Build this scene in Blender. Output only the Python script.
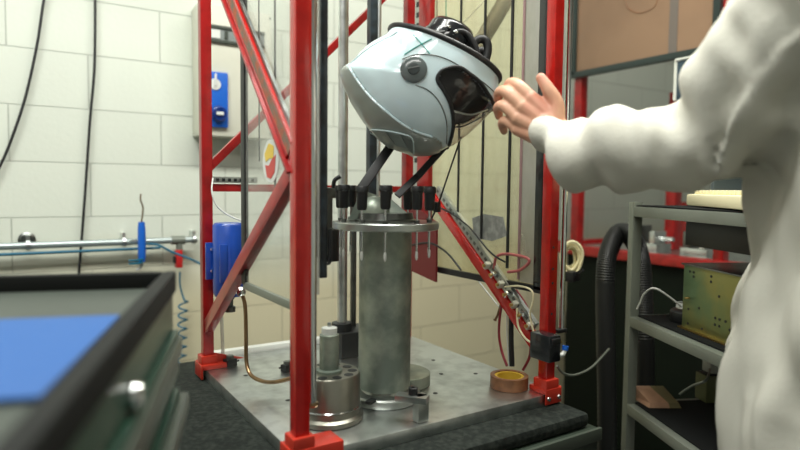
import bpy, bmesh, math, random
from math import sin, cos, radians as R, pi, atan2, hypot, sqrt
from mathutils import Vector as V, Matrix, noise
S = bpy.context.scene
for o in list(bpy.data.objects): bpy.data.objects.remove(o)
col = S.collection

# ------------------------------------------------------------------ camera
FPX = 602.0; H = 1.2
yaw, pit, rol = R(32.9), R(3.52), R(-.62)
FW = V((sin(yaw)*cos(pit), cos(yaw)*cos(pit), -sin(pit)))
RT0 = V((cos(yaw), -sin(yaw), 0)); DN0 = FW.cross(RT0)
RT = RT0*cos(rol) + DN0*sin(rol); DN = -RT0*sin(rol) + DN0*cos(rol)
CAM = V((0, 0, H))
cd = bpy.data.cameras.new('camera'); cam = bpy.data.objects.new('camera', cd); col.objects.link(cam)
cd.sensor_width = 36; cd.lens = FPX/800*36; cd.clip_start = .02
m3 = Matrix((RT, -DN, -FW)).transposed()
cam.matrix_world = Matrix.Translation(CAM) @ m3.to_4x4()
cd.dof.use_dof = True; cd.dof.focus_distance = 1.28; cd.dof.aperture_fstop = 2.1
S.camera = cam

# ------------------------------------------------------------------ light
w = bpy.data.worlds.new('world'); S.world = w; w.use_nodes = True
w.node_tree.nodes['Background'].inputs[0].default_value = (.82, .92, 1, 1)
w.node_tree.nodes['Background'].inputs[1].default_value = .04
S.view_settings.view_transform = 'Standard'; S.view_settings.look = 'None'
S.view_settings.gamma = 1; S.view_settings.exposure = -0.06
def area(name, loc, size, power, color, target=None):
    l = bpy.data.lights.new(name, 'AREA'); l.shape = 'RECTANGLE'; l.size, l.size_y = size
    l.energy = power; l.color = color
    o = bpy.data.objects.new(name, l); col.objects.link(o); o.location = loc
    if target: o.rotation_euler = (V(target)-V(loc)).to_track_quat('-Z', 'Y').to_euler()
    return o
area('tube_or_fill_light', (1.25, .75, 2.92), (1.5, .3), 60, (1, 1, .92))
area('tube_or_fill_light', (-.3, .9, 2.92), (1.5, .3), 60, (.98, 1, .95))
area('tube_or_fill_light', (-.5, -.35, 2.92), (1.5, .3), 26, (1, .98, .92))  # added front fill to brighten the helmet side, not a known ceiling tube

# ------------------------------------------------------------------ helpers
def P(x, y, z=None, Y=None, X=None, D=None):
    r = RT*((x-400)/FPX) + DN*((y-225)/FPX) + FW
    t = (z-H)/r.z if z is not None else Y/r.y if Y is not None else X/r.x if X is not None else D
    return CAM + r*t
MATS = {}
def mat(name, c, rough=.5, metal=0, bump=0, bscale=40, var=0, vscale=8, trans=0, coat=0, alpha=1, ior=1.5, var2=None, sp=.5):
    m = bpy.data.materials.new(name); m.use_nodes = True; nt = m.node_tree; b = nt.nodes['Principled BSDF']
    b.inputs['Base Color'].default_value = (*c, 1); b.inputs['Roughness'].default_value = rough
    b.inputs['Metallic'].default_value = metal; b.inputs['IOR'].default_value = ior
    b.inputs['Specular IOR Level'].default_value = sp
    b.inputs['Transmission Weight'].default_value = trans; b.inputs['Coat Weight'].default_value = coat
    b.inputs['Alpha'].default_value = alpha
    tc = nt.nodes.new('ShaderNodeTexCoord')
    if var or var2:
        n = nt.nodes.new('ShaderNodeTexNoise'); n.inputs['Scale'].default_value = vscale; n.inputs['Detail'].default_value = 5
        nt.links.new(tc.outputs['Object'], n.inputs['Vector'])
        mx = nt.nodes.new('ShaderNodeMix'); mx.data_type = 'RGBA'
        c2 = var2 if var2 else tuple(max(0, k*(1-var)) for k in c)
        mx.inputs['A'].default_value = (*c, 1); mx.inputs['B'].default_value = (*c2, 1)
        mr = nt.nodes.new('ShaderNodeMapRange'); mr.inputs['From Min'].default_value = .42; mr.inputs['From Max'].default_value = .66
        nt.links.new(n.outputs['Fac'], mr.inputs['Value']); nt.links.new(mr.outputs['Result'], mx.inputs['Factor'])
        nt.links.new(mx.outputs['Result'], b.inputs['Base Color'])
    if bump:
        n2 = nt.nodes.new('ShaderNodeTexNoise'); n2.inputs['Scale'].default_value = bscale; n2.inputs['Detail'].default_value = 4
        nt.links.new(tc.outputs['Object'], n2.inputs['Vector'])
        bp = nt.nodes.new('ShaderNodeBump'); bp.inputs['Strength'].default_value = bump; bp.inputs['Distance'].default_value = .004
        nt.links.new(n2.outputs['Fac'], bp.inputs['Height']); nt.links.new(bp.outputs['Normal'], b.inputs['Normal'])
    MATS[name] = m; return m
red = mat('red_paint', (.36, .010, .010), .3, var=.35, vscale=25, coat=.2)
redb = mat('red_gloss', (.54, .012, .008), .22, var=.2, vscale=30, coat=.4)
redo = mat('orange_red_paint', (.50, .03, .014), .35, var=.3, vscale=14)
rust = mat('dirty_tape', (.19, .15, .11), .7, var2=(.42, .11, .05), vscale=45, bump=.4)
steel = mat('brushed_steel', (.74, .77, .76), .33, 1, var=.35, vscale=18)
steeld = mat('dark_steel', (.2, .21, .2), .35, 1, var=.4, vscale=20)
chrome = mat('polished_steel', (.72, .75, .75), .14, 1)
cast = mat('machined_casting', (.20, .24, .205), .42, .5, var2=(.42, .46, .38), vscale=16, bump=.1)
alum = mat('aluminium', (.52, .55, .52), .3, .9, var=.25, vscale=20)
blk = mat('black_rubber', (.012, .013, .014), .45)
blkm = mat('matte_black', (.006, .007, .007), .9, sp=.2)
blkg = mat('black_gloss', (.012, .014, .016), .18, coat=.3)
blkp = mat('black_worn_paint', (.012, .016, .02), .35, var2=(.03, .045, .06), vscale=40)
blue = mat('blue_paint', (.008, .055, .33), .3, var=.4, vscale=12, coat=.2)
bluep = mat('blue_plastic', (.01, .12, .55), .35)
brass = mat('brass', (.55, .36, .13), .3, 1)
copper = mat('copper_tube', (.34, .22, .12), .3, 1, var=.3, vscale=30)
white = mat('white_plastic', (.72, .74, .7), .4)
cream = mat('cream_plastic', (.8, .74, .48), .45)
beige = mat('beige_enamel', (.66, .66, .55), .4, var=.08)
shellm = mat('helmet_white_gloss', (.68, .84, .88), .16, coat=.6, var=.06, vscale=6)
shadegrey = mat('helmet_shade_grey', (.30, .34, .31), .3, coat=.3)  # shell shade below the crown ridge, put in as a grey colour
teal = mat('teal_marker', (0, .30, .26), .5)
mgrey = mat('grey_tube_paint', (.19, .21, .175), .42, .2, var=.15)
darkbody = mat('dark_green_black', (.002, .006, .0025), .7, sp=.2, var=.4, vscale=4)
gold = mat('olive_gold_chromate', (.25, .24, .075), .34, .7, var2=(.12, .20, .10), vscale=7)
wood = mat('pale_wood', (.52, .30, .19), .6, var=.2, vscale=30)
woodo = mat('olive_wood', (.20, .17, .08), .6)
granite = mat('dark_rubber_mat', (.008, .011, .009), .9, sp=.25, var2=(.022, .027, .022), vscale=90, bump=.3, bscale=150)
bench = mat('dark_green_enamel', (.022, .032, .022), .4, var=.25, vscale=5)
trg = mat('trolley_green', (.010, .036, .022), .35)
trd = mat('trolley_black', (.004, .005, .004), .75, sp=.25)
trl = mat('trolley_grey', (.05, .062, .048), .4)
trf = mat('tray_floor_grey', (.042, .052, .042), .5, var=.2)
matb = mat('blue_foam', (.008, .070, .24), .7, bump=.2)
skin = mat('skin', (.62, .34, .22), .5, var2=(.55, .24, .16), vscale=18)
coat_m = mat('white_cotton', (.56, .55, .48), .85, bump=.15, bscale=200, sp=.2)
dkcloth = mat('dark_cloth', (.03, .035, .05), .85)
hairm = mat('brown_hair', (.04, .022, .012), .6)
hosered = mat('dark_red_hose', (.25, .02, .03), .4)
pinkhose = mat('pink_hose', (.5, .12, .12), .35)
tan = mat('tan_tape', (.24, .10, .04), .45, var=.3, vscale=50)
yel = mat('yellow_cardboard', (.65, .42, .03), .6)
brown = mat('brown_tinted_panel', (.25, .15, .09), .15, var2=(.21, .125, .075), vscale=3)
tealhose = mat('teal_hose', (.0, .11, .19), .35)
redv = mat('red_plastic', (.5, .02, .02), .35)
floorm = mat('grey_floor', (.10, .10, .095), .5, var=.2)
paint = mat('white_paint', (.42, .43, .40), .7)
def clear(name, tint, mixf, dirt=None, rough=.08, dscale=5):
    m = bpy.data.materials.new(name); m.use_nodes = True; nt = m.node_tree; nt.nodes.clear()
    out = nt.nodes.new('ShaderNodeOutputMaterial'); tr = nt.nodes.new('ShaderNodeBsdfTransparent')
    tr.inputs[0].default_value = (*tint, 1)
    gl = nt.nodes.new('ShaderNodeBsdfGlossy'); gl.inputs['Roughness'].default_value = rough
    df = nt.nodes.new('ShaderNodeBsdfDiffuse'); df.inputs[0].default_value = (*(dirt or (.6, .6, .55)), 1)
    lw = nt.nodes.new('ShaderNodeLayerWeight'); lw.inputs[0].default_value = .5
    pw = nt.nodes.new('ShaderNodeMath'); pw.operation = 'POWER'; pw.inputs[1].default_value = 5; nt.links.new(lw.outputs['Facing'], pw.inputs[0])
    fr = nt.nodes.new('ShaderNodeMath'); fr.operation = 'MULTIPLY_ADD'; fr.inputs[1].default_value = .9; fr.inputs[2].default_value = .035; nt.links.new(pw.outputs[0], fr.inputs[0])
    m1 = nt.nodes.new('ShaderNodeMixShader'); m2 = nt.nodes.new('ShaderNodeMixShader')
    nt.links.new(fr.outputs[0], m1.inputs[0]); nt.links.new(tr.outputs[0], m1.inputs[1]); nt.links.new(gl.outputs[0], m1.inputs[2])
    tc = nt.nodes.new('ShaderNodeTexCoord'); mp = nt.nodes.new('ShaderNodeMapping'); mp.inputs['Scale'].default_value = (dscale, dscale, dscale*.35)
    n = nt.nodes.new('ShaderNodeTexNoise'); n.inputs['Scale'].default_value = 1; n.inputs['Detail'].default_value = 6
    nt.links.new(tc.outputs['Object'], mp.inputs[0]); nt.links.new(mp.outputs[0], n.inputs['Vector'])
    mr = nt.nodes.new('ShaderNodeMapRange'); mr.inputs['From Min'].default_value = .3; mr.inputs['From Max'].default_value = .7
    mr.inputs['To Min'].default_value = mixf[0]; mr.inputs['To Max'].default_value = mixf[1]
    nt.links.new(n.outputs['Fac'], mr.inputs['Value']); nt.links.new(mr.outputs[0], m2.inputs[0])
    nt.links.new(m1.outputs[0], m2.inputs[1]); nt.links.new(df.outputs[0], m2.inputs[2]); nt.links.new(m2.outputs[0], out.inputs[0])
    return m
poly = clear('clear_polycarbonate', (.97, .98, .97), (.02, .12), (.62, .6, .55))
polyd = clear('dirty_polycarbonate', (.97, .95, .82), (.05, .30), (.74, .70, .50), dscale=9)
frost = clear('frosted_polycarbonate', (.95, .95, .93), (.3, .6), (.55, .55, .52), dscale=14)
visg = clear('smoked_visor', (.42, .40, .40), (.02, .05), (.2, .2, .2), rough=.03)
visc = clear('clear_visor', (.85, .8, .78), (.05, .08), (.5, .45, .4), rough=.03)

ORG = {}
def tag(o, label=None, cat=None, group=None, kind=None):
    if label: o['label'] = label
    if cat: o['category'] = cat
    if group: o['group'] = group
    if kind: o['kind'] = kind
    return o
def empty(name, loc, label, cat, group=None):
    o = bpy.data.objects.new(name, None); col.objects.link(o); o.location = loc; o.empty_display_size = .05
    ORG[o.name] = V(loc); return tag(o, label, cat, group)
class MB:
    def __init__(s): s.bm = bmesh.new()
    def box(s, c, size, rot=None, bev=0):
        t = bmesh.new(); bmesh.ops.create_cube(t, size=1)
        for v in t.verts: v.co = V((v.co.x*size[0], v.co.y*size[1], v.co.z*size[2]))
        if bev: bmesh.ops.bevel(t, geom=t.edges[:], offset=bev, segments=2, affect='EDGES', profile=.6)
        M = Matrix.Translation(V(c))
        if rot is not None: M = M @ (rot.to_4x4() if isinstance(rot, Matrix) else Matrix.Rotation(rot, 4, 'Z'))
        t.transform(M); s.add(t); return s
    def add(s, t):
        me = bpy.data.meshes.new('t'); t.to_mesh(me); t.free(); s.bm.from_mesh(me); bpy.data.meshes.remove(me)
    def bb(s, x0, x1, y0, y1, z0, z1, bev=0):
        return s.box(((x0+x1)/2, (y0+y1)/2, (z0+z1)/2), (abs(x1-x0), abs(y1-y0), abs(z1-z0)), None, bev)
    def bar(s, a, b, wd, th, side=(0, 0, 1), bev=0):
        a, b = V(a), V(b); d = (b-a); L = d.length; d.normalize()
        sd = V(side); y = sd - d*sd.dot(d); y.normalize(); x = y.cross(d)
        s.box((a+b)/2, (th, wd, L), Matrix((x, y, d)).transposed(), bev); return s
    def tube(s, pts, r, seg=10, cap=True, closed=False):
        pts = [V(p) for p in pts]; n = len(pts); rr = r if isinstance(r, (list, tuple)) else [r]*n
        prev = None; rings = []
        for i, p in enumerate(pts):
            if closed: d = pts[(i+1) % n]-pts[i-1]
            else: d = pts[min(i+1, n-1)]-pts[max(i-1, 0)]
            if d.length < 1e-9: d = V((0, 0, 1))
            d.normalize()
            if prev is None:
                up = V((0, 0, 1)) if abs(d.z) < .9 else V((1, 0, 0)); x = up.cross(d).normalized()
            else:
                x = prev - d*prev.dot(d)
                x = x.normalized() if x.length > 1e-6 else V((1, 0, 0))
            prev = x; y = d.cross(x)
            rings.append([s.bm.verts.new(p + (x*cos(2*pi*k/seg) + y*sin(2*pi*k/seg))*rr[i]) for k in range(seg)])
        for i in range(n if closed else n-1):
            A, B = rings[i], rings[(i+1) % n]
            for k in range(seg):
                s.bm.faces.new((A[k], A[(k+1) % seg], B[(k+1) % seg], B[k]))
        if cap and not closed:
            s.bm.faces.new(rings[0][::-1]); s.bm.faces.new(rings[-1])
        return s
    def cyl(s, a, b, r, seg=24, r2=None): return s.tube([a, b], [r, r if r2 is None else r2], seg)
    def lathe(s, prof, c, axis=(0, 0, 1), seg=48):
        c = V(c); ax = V(axis).normalized(); up = V((0, 0, 1)) if abs(ax.z) < .9 else V((1, 0, 0))
        x = up.cross(ax).normalized(); y = ax.cross(x); rings = []
        for r, h in prof:
            if r < 1e-6: rings.append([s.bm.verts.new(c+ax*h)])
            else: rings.append([s.bm.verts.new(c+ax*h+(x*cos(2*pi*k/seg)+y*sin(2*pi*k/seg))*r) for k in range(seg)])
        for A, B in zip(rings, rings[1:]):
            for k in range(seg):
                k2 = (k+1) % seg
                if len(A) == 1 and len(B) == 1: continue
                if len(A) == 1: s.bm.faces.new((A[0], B[k], B[k2]))
                elif len(B) == 1: s.bm.faces.new((A[k], A[k2], B[0]))
                else: s.bm.faces.new((A[k], A[k2], B[k2], B[k]))
        return s
    def prism(s, poly_, d):
        d = V(d); a = [s.bm.verts.new(V(p)) for p in poly_]; b = [s.bm.verts.new(V(p)+d) for p in poly_]
        s.bm.faces.new(a); s.bm.faces.new(b[::-1]); n = len(a)
        for i in range(n): s.bm.faces.new((a[i], b[i], b[(i+1) % n], a[(i+1) % n]))
        return s
    def sph(s, c, r, sx=1, sy=1, sz=1):
        t = bmesh.new(); bmesh.ops.create_uvsphere(t, u_segments=24, v_segments=16, radius=1)
        t.transform(Matrix.Translation(V(c)) @ Matrix.Diagonal((r*sx, r*sy, r*sz, 1))); s.add(t); return s
    def build(s, name, m, parent=None, flat=False, angle=40, recalc=True):
        if recalc: bmesh.ops.recalc_face_normals(s.bm, faces=s.bm.faces)
        if not flat:
            for f in s.bm.faces: f.smooth = True
            for e in s.bm.edges:
                if len(e.link_faces) == 2 and e.calc_face_angle(0) > R(angle): e.smooth = False
        if parent is not None: o0 = ORG[parent.name]
        else:
            vs = [v.co for v in s.bm.verts]
            o0 = V(((min(v.x for v in vs)+max(v.x for v in vs))/2, (min(v.y for v in vs)+max(v.y for v in vs))/2, min(v.z for v in vs)))
        for v in s.bm.verts: v.co -= o0
        me = bpy.data.meshes.new(name); s.bm.to_mesh(me); s.bm.free()
        if m: me.materials.append(m)
        o = bpy.data.objects.new(name, me); col.objects.link(o)
        if parent is not None: o.parent = parent; ORG[o.name] = o0
        else: o.location = o0; ORG[o.name] = o0
        return o
def spline(pts, n=8):
    pts = [V(p) for p in pts]; out = []
    for i in range(len(pts)-1):
        p0 = pts[max(i-1, 0)]; p1 = pts[i]; p2 = pts[i+1]; p3 = pts[min(i+2, len(pts)-1)]
        for k in range(n):
            t = k/n
            out.append(.5*((2*p1)+(p2-p0)*t+(2*p0-5*p1+4*p2-p3)*t*t+(3*p1-p0-3*p2+p3)*t**3))
    out.append(pts[-1]); return out
def struct(name, mb, m): return tag(mb.build(name, m), kind='structure')

# ------------------------------------------------------------------ room
def wall_mat():
    m = mat('painted_block_wall', (.60, .66, .60), .55); nt = m.node_tree; b = nt.nodes['Principled BSDF']
    g = nt.nodes.new('ShaderNodeNewGeometry'); sx = nt.nodes.new('ShaderNodeSeparateXYZ'); cb = nt.nodes.new('ShaderNodeCombineXYZ')
    nt.links.new(g.outputs['Position'], sx.inputs[0])
    ax = nt.nodes.new('ShaderNodeMath'); ax.inputs[1].default_value = 4.4
    az = nt.nodes.new('ShaderNodeMath'); az.inputs[1].default_value = BZ
    nt.links.new(sx.outputs['X'], ax.inputs[0]); nt.links.new(sx.outputs['Z'], az.inputs[0])
    nt.links.new(ax.outputs[0], cb.inputs[0]); nt.links.new(az.outputs[0], cb.inputs[1])
    bt = nt.nodes.new('ShaderNodeTexBrick'); bt.offset = .5; bt.squash = 1
    bt.inputs['Scale'].default_value = 1; bt.inputs['Mortar Size'].default_value = .0022; bt.inputs['Mortar Smooth'].default_value = .4
    bt.inputs['Brick Width'].default_value = .44; bt.inputs['Row Height'].default_value = .1736
    bt.inputs['Color1'].default_value = (1, 1, 1, 1); bt.inputs['Color2'].default_value = (.97, .97, .97, 1); bt.inputs['Mortar'].default_value = (.74, .74, .74, 1)
    nt.links.new(cb.outputs[0], bt.inputs['Vector'])
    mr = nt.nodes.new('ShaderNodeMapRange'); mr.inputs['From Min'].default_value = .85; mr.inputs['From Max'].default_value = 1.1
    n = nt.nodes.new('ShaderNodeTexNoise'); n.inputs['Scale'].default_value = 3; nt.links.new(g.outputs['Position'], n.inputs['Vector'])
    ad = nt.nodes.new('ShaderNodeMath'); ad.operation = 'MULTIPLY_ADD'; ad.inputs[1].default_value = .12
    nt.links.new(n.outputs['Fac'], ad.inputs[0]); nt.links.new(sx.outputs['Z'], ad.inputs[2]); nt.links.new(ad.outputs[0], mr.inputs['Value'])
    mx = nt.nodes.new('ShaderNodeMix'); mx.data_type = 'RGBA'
    mx.inputs['A'].default_value = (.66, .61, .42, 1); mx.inputs['B'].default_value = (.68, .72, .63, 1)  # A: warm reflected light on the lower wall, painted into the colour
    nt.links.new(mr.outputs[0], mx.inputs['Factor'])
    mu = nt.nodes.new('ShaderNodeMix'); mu.data_type = 'RGBA'; mu.blend_type = 'MULTIPLY'; mu.inputs['Factor'].default_value = 1
    nt.links.new(mx.outputs['Result'], mu.inputs['A']); nt.links.new(bt.outputs['Color'], mu.inputs['B'])
    nt.links.new(mu.outputs['Result'], b.inputs['Base Color'])
    n3 = nt.nodes.new('ShaderNodeTexNoise'); n3.inputs['Scale'].default_value = 60; nt.links.new(g.outputs['Position'], n3.inputs['Vector'])
    sm = nt.nodes.new('ShaderNodeMath'); sm.operation = 'MULTIPLY_ADD'; sm.inputs[1].default_value = -1.5
    nt.links.new(bt.outputs['Fac'], sm.inputs[0]); 
    n4 = nt.nodes.new('ShaderNodeMath'); n4.operation = 'MULTIPLY'; n4.inputs[1].default_value = .25; nt.links.new(n3.outputs['Fac'], n4.inputs[0])
    nt.links.new(n4.outputs[0], sm.inputs[2])
    bp = nt.nodes.new('ShaderNodeBump'); bp.inputs['Distance'].default_value = .004; bp.inputs['Strength'].default_value = .7
    nt.links.new(sm.outputs[0], bp.inputs['Height']); nt.links.new(bp.outputs['Normal'], b.inputs['Normal'])
    return m
BZ = -1.095 + .1736*10
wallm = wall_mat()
WY = 2.2
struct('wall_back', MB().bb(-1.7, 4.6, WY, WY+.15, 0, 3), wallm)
struct('wall_left', MB().bb(-1.85, -1.7, -2.4, WY+.15, 0, 3), paint)
struct('wall_right', MB().bb(4.6, 4.75, -2.4, WY+.15, 0, 3), paint)
struct('wall_front', MB().bb(-1.85, 4.75, -2.55, -2.4, 0, 3), paint)
struct('floor', MB().bb(-1.85, 4.75, -2.55, WY+.15, -.1, 0), floorm)
struct('ceiling', MB().bb(-1.85, 4.75, -2.55, WY+.15, 3, 3.1), paint)

# ------------------------------------------------------------------ workbench with mat
wb = empty('workbench', (.6, 1.2, 0), 'dark green workbench cabinet carrying the red test frame', 'workbench')
MB().bb(.2, 1.0, .79, 1.6, .08, .715, .004).build('cabinet_body', bench, wb)
MB().bb(.24, .96, .83, 1.56, 0, .08).build('plinth', blk, wb)
MB().bb(.2, 1.004, .782, .790, .690, .716, .002).build('edge_trim', trl, wb)
tag(MB().bb(.205, .985, .798, 1.59, .716, .746, .012).build('rubber_mat', granite), 'thick dark speckled rubber mat between workbench and steel plate', 'mat')

tag(MB().bb(.41, .90, 1.497, 1.522, .7465, .783, .002).build('batten', white), 'white batten lying on the rubber mat behind the steel plate', 'batten')

# ------------------------------------------------------------------ the test rig
PZ = .77
LX, RX, FY, BY = .384, .948, .886, 1.43; TOP = 2.45
rig = empty('impact_test_rig', (.67, 1.18, .746), 'red steel frame of the helmet drop-test rig on a steel plate', 'test rig')
MB().bb(.374, .973, .873, 1.49, .746, PZ, .002).build('base_plate', steel, rig)
for hx, hy in ((.46, 1.12), (.52, 1.02), (.44, 1.32), (.88, 1.2), (.83, 1.1), (.9, 1.06), (.74, 1.0), (.85, 1.34)):
    MB().cyl((hx, hy, PZ-.001), (hx, hy, PZ+.0006), .005, 12).build('bolt_hole', blk, rig)
PW = .0245
for px, py, b0 in ((LX, FY, PZ), (LX, BY, PZ), (RX, FY, PZ), (RX, BY, PZ)):
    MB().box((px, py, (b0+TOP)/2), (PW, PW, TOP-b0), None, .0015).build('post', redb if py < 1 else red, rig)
# feet
def foot(cx, cy, sx, sy, w_, d_):
    f = MB()
    f.bb(cx-w_[0], cx+w_[1], cy-d_[0], cy+d_[1], PZ+.0005, PZ+.012, .002)
    f.box((cx, cy, PZ+.016), (.038, .038, .03), None, .003)
    ex = cx-w_[0]-.004 if sx < 0 else cx+w_[1]
    f.bb(ex, ex+.004, cy-d_[0], cy+d_[1], .75, PZ+.012, .001)
    ey = cy-d_[0]-.004 if sy < 0 else cy+d_[1]
    f.bb(cx-w_[0], cx+w_[1], ey, ey+.004, .75, PZ+.012, .001)
    o = f.build('foot', redo, rig)
    for k in (-.012, .018):
        MB().lathe([(0, .004), (.004, .003), (.005, 0)], (cx+k, ey if sy < 0 else ey+.004, .762), (0, sy, 0), 12).build('bolt', chrome, o)
foot(LX, FY, -1, -1, (.018, .070), (.016, .03))
foot(RX, FY, 1, -1, (.020, .026), (.016, .030))
foot(LX, BY, -1, 1, (.018, .05), (.03, .03))
# gusset on rear-left foot
MB().prism([(LX+.01, BY-.012, PZ+.012), (LX+.085, BY-.012, PZ+.012), (LX+.01, BY-.012, PZ+.036)], (0, .006, 0)).build('gusset', redo, rig)
# left-side K braces (L profile)
def brace(a, b, wd, th, side, nm='brace', m=red): return MB().bar(a, b, wd, th, side, .001).build(nm, m, rig)
xl = LX
brace((xl, BY, 1.0+.66), (xl, BY, 1.0+.661), .02, .02, (1, 0, 0)) if False else None
b1a, b1b = V((xl, FY+.01, 1.222)), V((xl, 1.36, 1.70))
brace(b1a, b1b, .036, .006, (1, 0, 0))
dd = (b1b-b1a).normalized(); up_ = V((1, 0, 0)).cross(dd); 
if up_.z < 0: up_ = -up_
b1a = b1a+dd*.03
MB().bar(b1a-V((.010, 0, 0)), b1b-V((.010, 0, 0)), .022, .005, up_, .001).build('brace_flange', red, rig)
MB().bar(b1a+up_*.022-V((.009, 0, 0)), b1b+up_*.022-V((.009, 0, 0)), .022, .004, up_, 0).build('brace_dirty_web', rust, rig)
MB().bar(b1a+up_*.036-V((.010, 0, 0)), b1b+up_*.036-V((.010, 0, 0)), .006, .006, up_, 0).build('brace_lip', redb, rig)
MB().bar(b1a+up_*.044-V((.005, 0, 0)), b1b+up_*.044-V((.005, 0, 0)), .007, .006, up_, 0).build('cable_channel', steeld, rig)
b2a, b2b = V((xl, FY+.01, 1.232)), V((xl, BY-.01, .868))
brace(b2a, b2b, .028, .02, (0, 0, 1))
# rear braces
brace((LX, BY, 1.236), (RX, BY, 1.80), .018, .018, (0, 0, 1))
brace((LX, BY, 1.196), (RX, BY, 1.196), .018, .018, (0, 0, 1), 'cross_rail')
dct = MB().bb(LX+.01, LX+.12, BY-.012, BY+.01, 1.208, 1.222, .001).build('cable_duct', alum, rig)
for i in range(7): MB().bb(LX+.02+i*.014, LX+.027+i*.014, BY-.0135, BY-.0115, 1.211, 1.218).build('duct_slot', blk, dct)
# top frame (above the view)
for a, b in (((LX, FY), (RX, FY)), ((LX, BY), (RX, BY)), ((LX, FY), (LX, BY)), ((RX, FY), (RX, BY))):
    MB().bar((*a, TOP-.012), (*b, TOP-.012), .024, .024, (0, 0, 1)).build('top_rail', red, rig)
# left side panel
PLX = LX+.004
PLE = P(247, 200, X=PLX).y
pl = MB().bb(PLX-.003, PLX, FY+.0125, PLE, 1.010, 2.4).build('side_panel', poly, rig)
MB().bb(PLX-.005, PLX+.003, PLE, PLE+.022, 1.006, 2.4, .001).build('edge_seal', blk, pl)
MB().bar((PLX-.001, FY+.014, 1.004), (PLX-.001, PLE+.012, 1.004), .014, .008, (0, 0, 1), .001).build('bottom_rail', mgrey, pl)
# sticker on left panel
st = P(271, 161, X=PLX-.003)
stk = MB().lathe([(0, 0), (.038, 0), (.038, .0012), (0, .0012)], st, (-1, 0, 0), 40).build('sticker', MATS['white_plastic'], pl)
MB().prism([st+V((-.0014, a*.03, b*.033)) for a, b in ((-.6, .75), (.2, .95), (.9, .4), (.7, -.05), (.1, .15), (-.5, .1))], (-.0006, 0, 0)).build('sticker_yellow_patch', mat('sticker_yellow', (.8, .55, .05), .4), stk)
MB().prism([st+V((-.0014, a*.03, b*.033)) for a, b in ((-.9, .3), (-.3, .1), (.2, -.25), (.8, -.2), (.5, -.85), (-.1, -.95), (-.7, -.6))], (-.0006, 0, 0)).build('sticker_red_patch', mat('sticker_red', (.6, .05, .04), .4), stk)
# thin guide wires inside left half
for px_, yy, b_ in ((259, 1.05, 1.25), (275, .985, 1.13)):
    q = P(px_, 60, X=.42)
    MB().cyl((q.x, q.y, b_), (q.x, q.y, 2.4), .0016 if px_ == 259 else .0022, 8).build('guide_wire', blk, rig)
# front left hinge tube, strip and black bar
q = P(311, 300, Y=.905)
MB().cyl((q.x, .903, .842), (q.x, .903, 2.42), .0085, 20).build('hinge_tube', chrome, rig)
MB().lathe([(.011, 0), (.0125, .003), (.011, .007), (.0085, .007)], (q.x, .903, .836), (0, 0, 1), 24).build('tube_collar', copper, rig)
q2 = P(316, 100, Y=.915)
MB().bb(q2.x-.004, q2.x+.006, .913, .917, 1.02, 2.42).build('door_edge_strip', frost, rig)
q3 = P(322.5, 150, Y=.93)
bb_ = MB().bb(q3.x-.006, q3.x+.0075, .924, .936, 1.045, 2.42, .003).build('door_seal_bar', blkp, rig)
MB().tube(spline([(q3.x, .93, 1.075), (q3.x+.010, .925, 1.07), (q3.x+.012, .92, 1.09), (q3.x+.011, .92, 1.13)], 5), .003, 8).build('latch_hook', blk, bb_)
# right side panel
PRX = RX+.004
pr = MB().bb(PRX, PRX+.003, .928, 1.40, .992, 2.4).build('side_panel', polyd, rig)
MB().bb(PRX-.004, PRX, .925, .975, .995, 2.4).build('frosted_strip', frost, pr)
MB().bb(PRX-.006, PRX+.004, .893, .930, .983, 2.4, .002).build('edge_seal', blkg, pr)
MB().bb(PRX-.006, PRX+.005, .893, 1.405, .977, .992, .001).build('bottom_rail', blk, pr)
for px_, zb, rr_ in ((460, 1.13, .0022), (484, 1.08, .0026), (511, 1.02, .003)):
    q = P(px_, 120, X=PRX-.002)
    MB().bb(q.x-.004, q.x, q.y-rr_, q.y+rr_, zb, 2.4).build('seal_strip', blk, pr)
q = P(522, 120, X=PRX-.006); MB().cyl((q.x, q.y, 1.0), (q.x, q.y, 2.4), .003, 8).build('tube_line', mat('dusty_pink', (.35, .22, .22), .5), pr)
MB().prism([P(x, y, X=PRX-.0012) for x, y in ((472, 218), (484, 214), (503, 217), (507, 236), (492, 241), (474, 238))], (.001, 0, 0)).build('scuffed_patch', mat('scuffed_grey', (.27, .28, .26), .7, var2=(.42, .43, .40), vscale=60), pr)
# right hinge tube
q = P(562, 300, Y=.90)
MB().cyl((q.x, .90, .895), (q.x, .90, 2.42), .0062, 20).build('hinge_tube', chrome, rig)
MB().box((q.x-.004, .898, .893), (.03, .012, .008), None, .001).build('tube_clip', blk, rig)
# small holes and marks on right post
for zz in (1.08, 1.035, 1.005, .94, 1.62):
    MB().cyl((RX-.002, FY-PW/2-.0006, zz), (RX-.002, FY-PW/2+.001, zz), .0028, 10).build('post_hole', blk, rig)
# rear perforated column
gx = RX-.006
def gy(px_): return P(px_, 200, X=gx).y
MB().bb(gx-.010, gx+.004, gy(431), gy(419.5), .99, 2.4, .001).build('guide_channel', red, rig)
pf = MB().bb(gx-.002, gx+.002, gy(419), gy(413.5), .99, 2.4).build('perforated_strip', alum, rig)
for i in range(22): MB().bb(gx-.0035, gx-.0015, gy(417.5), gy(415), 1.27+i*.028, 1.283+i*.028).build('perforation', blk, pf)
MB().prism([(gx-.014, gy(414), .972), (gx-.014, gy(441), .955), (gx-.014, gy(441), 1.11), (gx-.014, gy(414), 1.165)], (.006, 0, 0)).build('red_backplate', mat('dark_red_paint', (.16, .012, .014), .5), rig)
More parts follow.
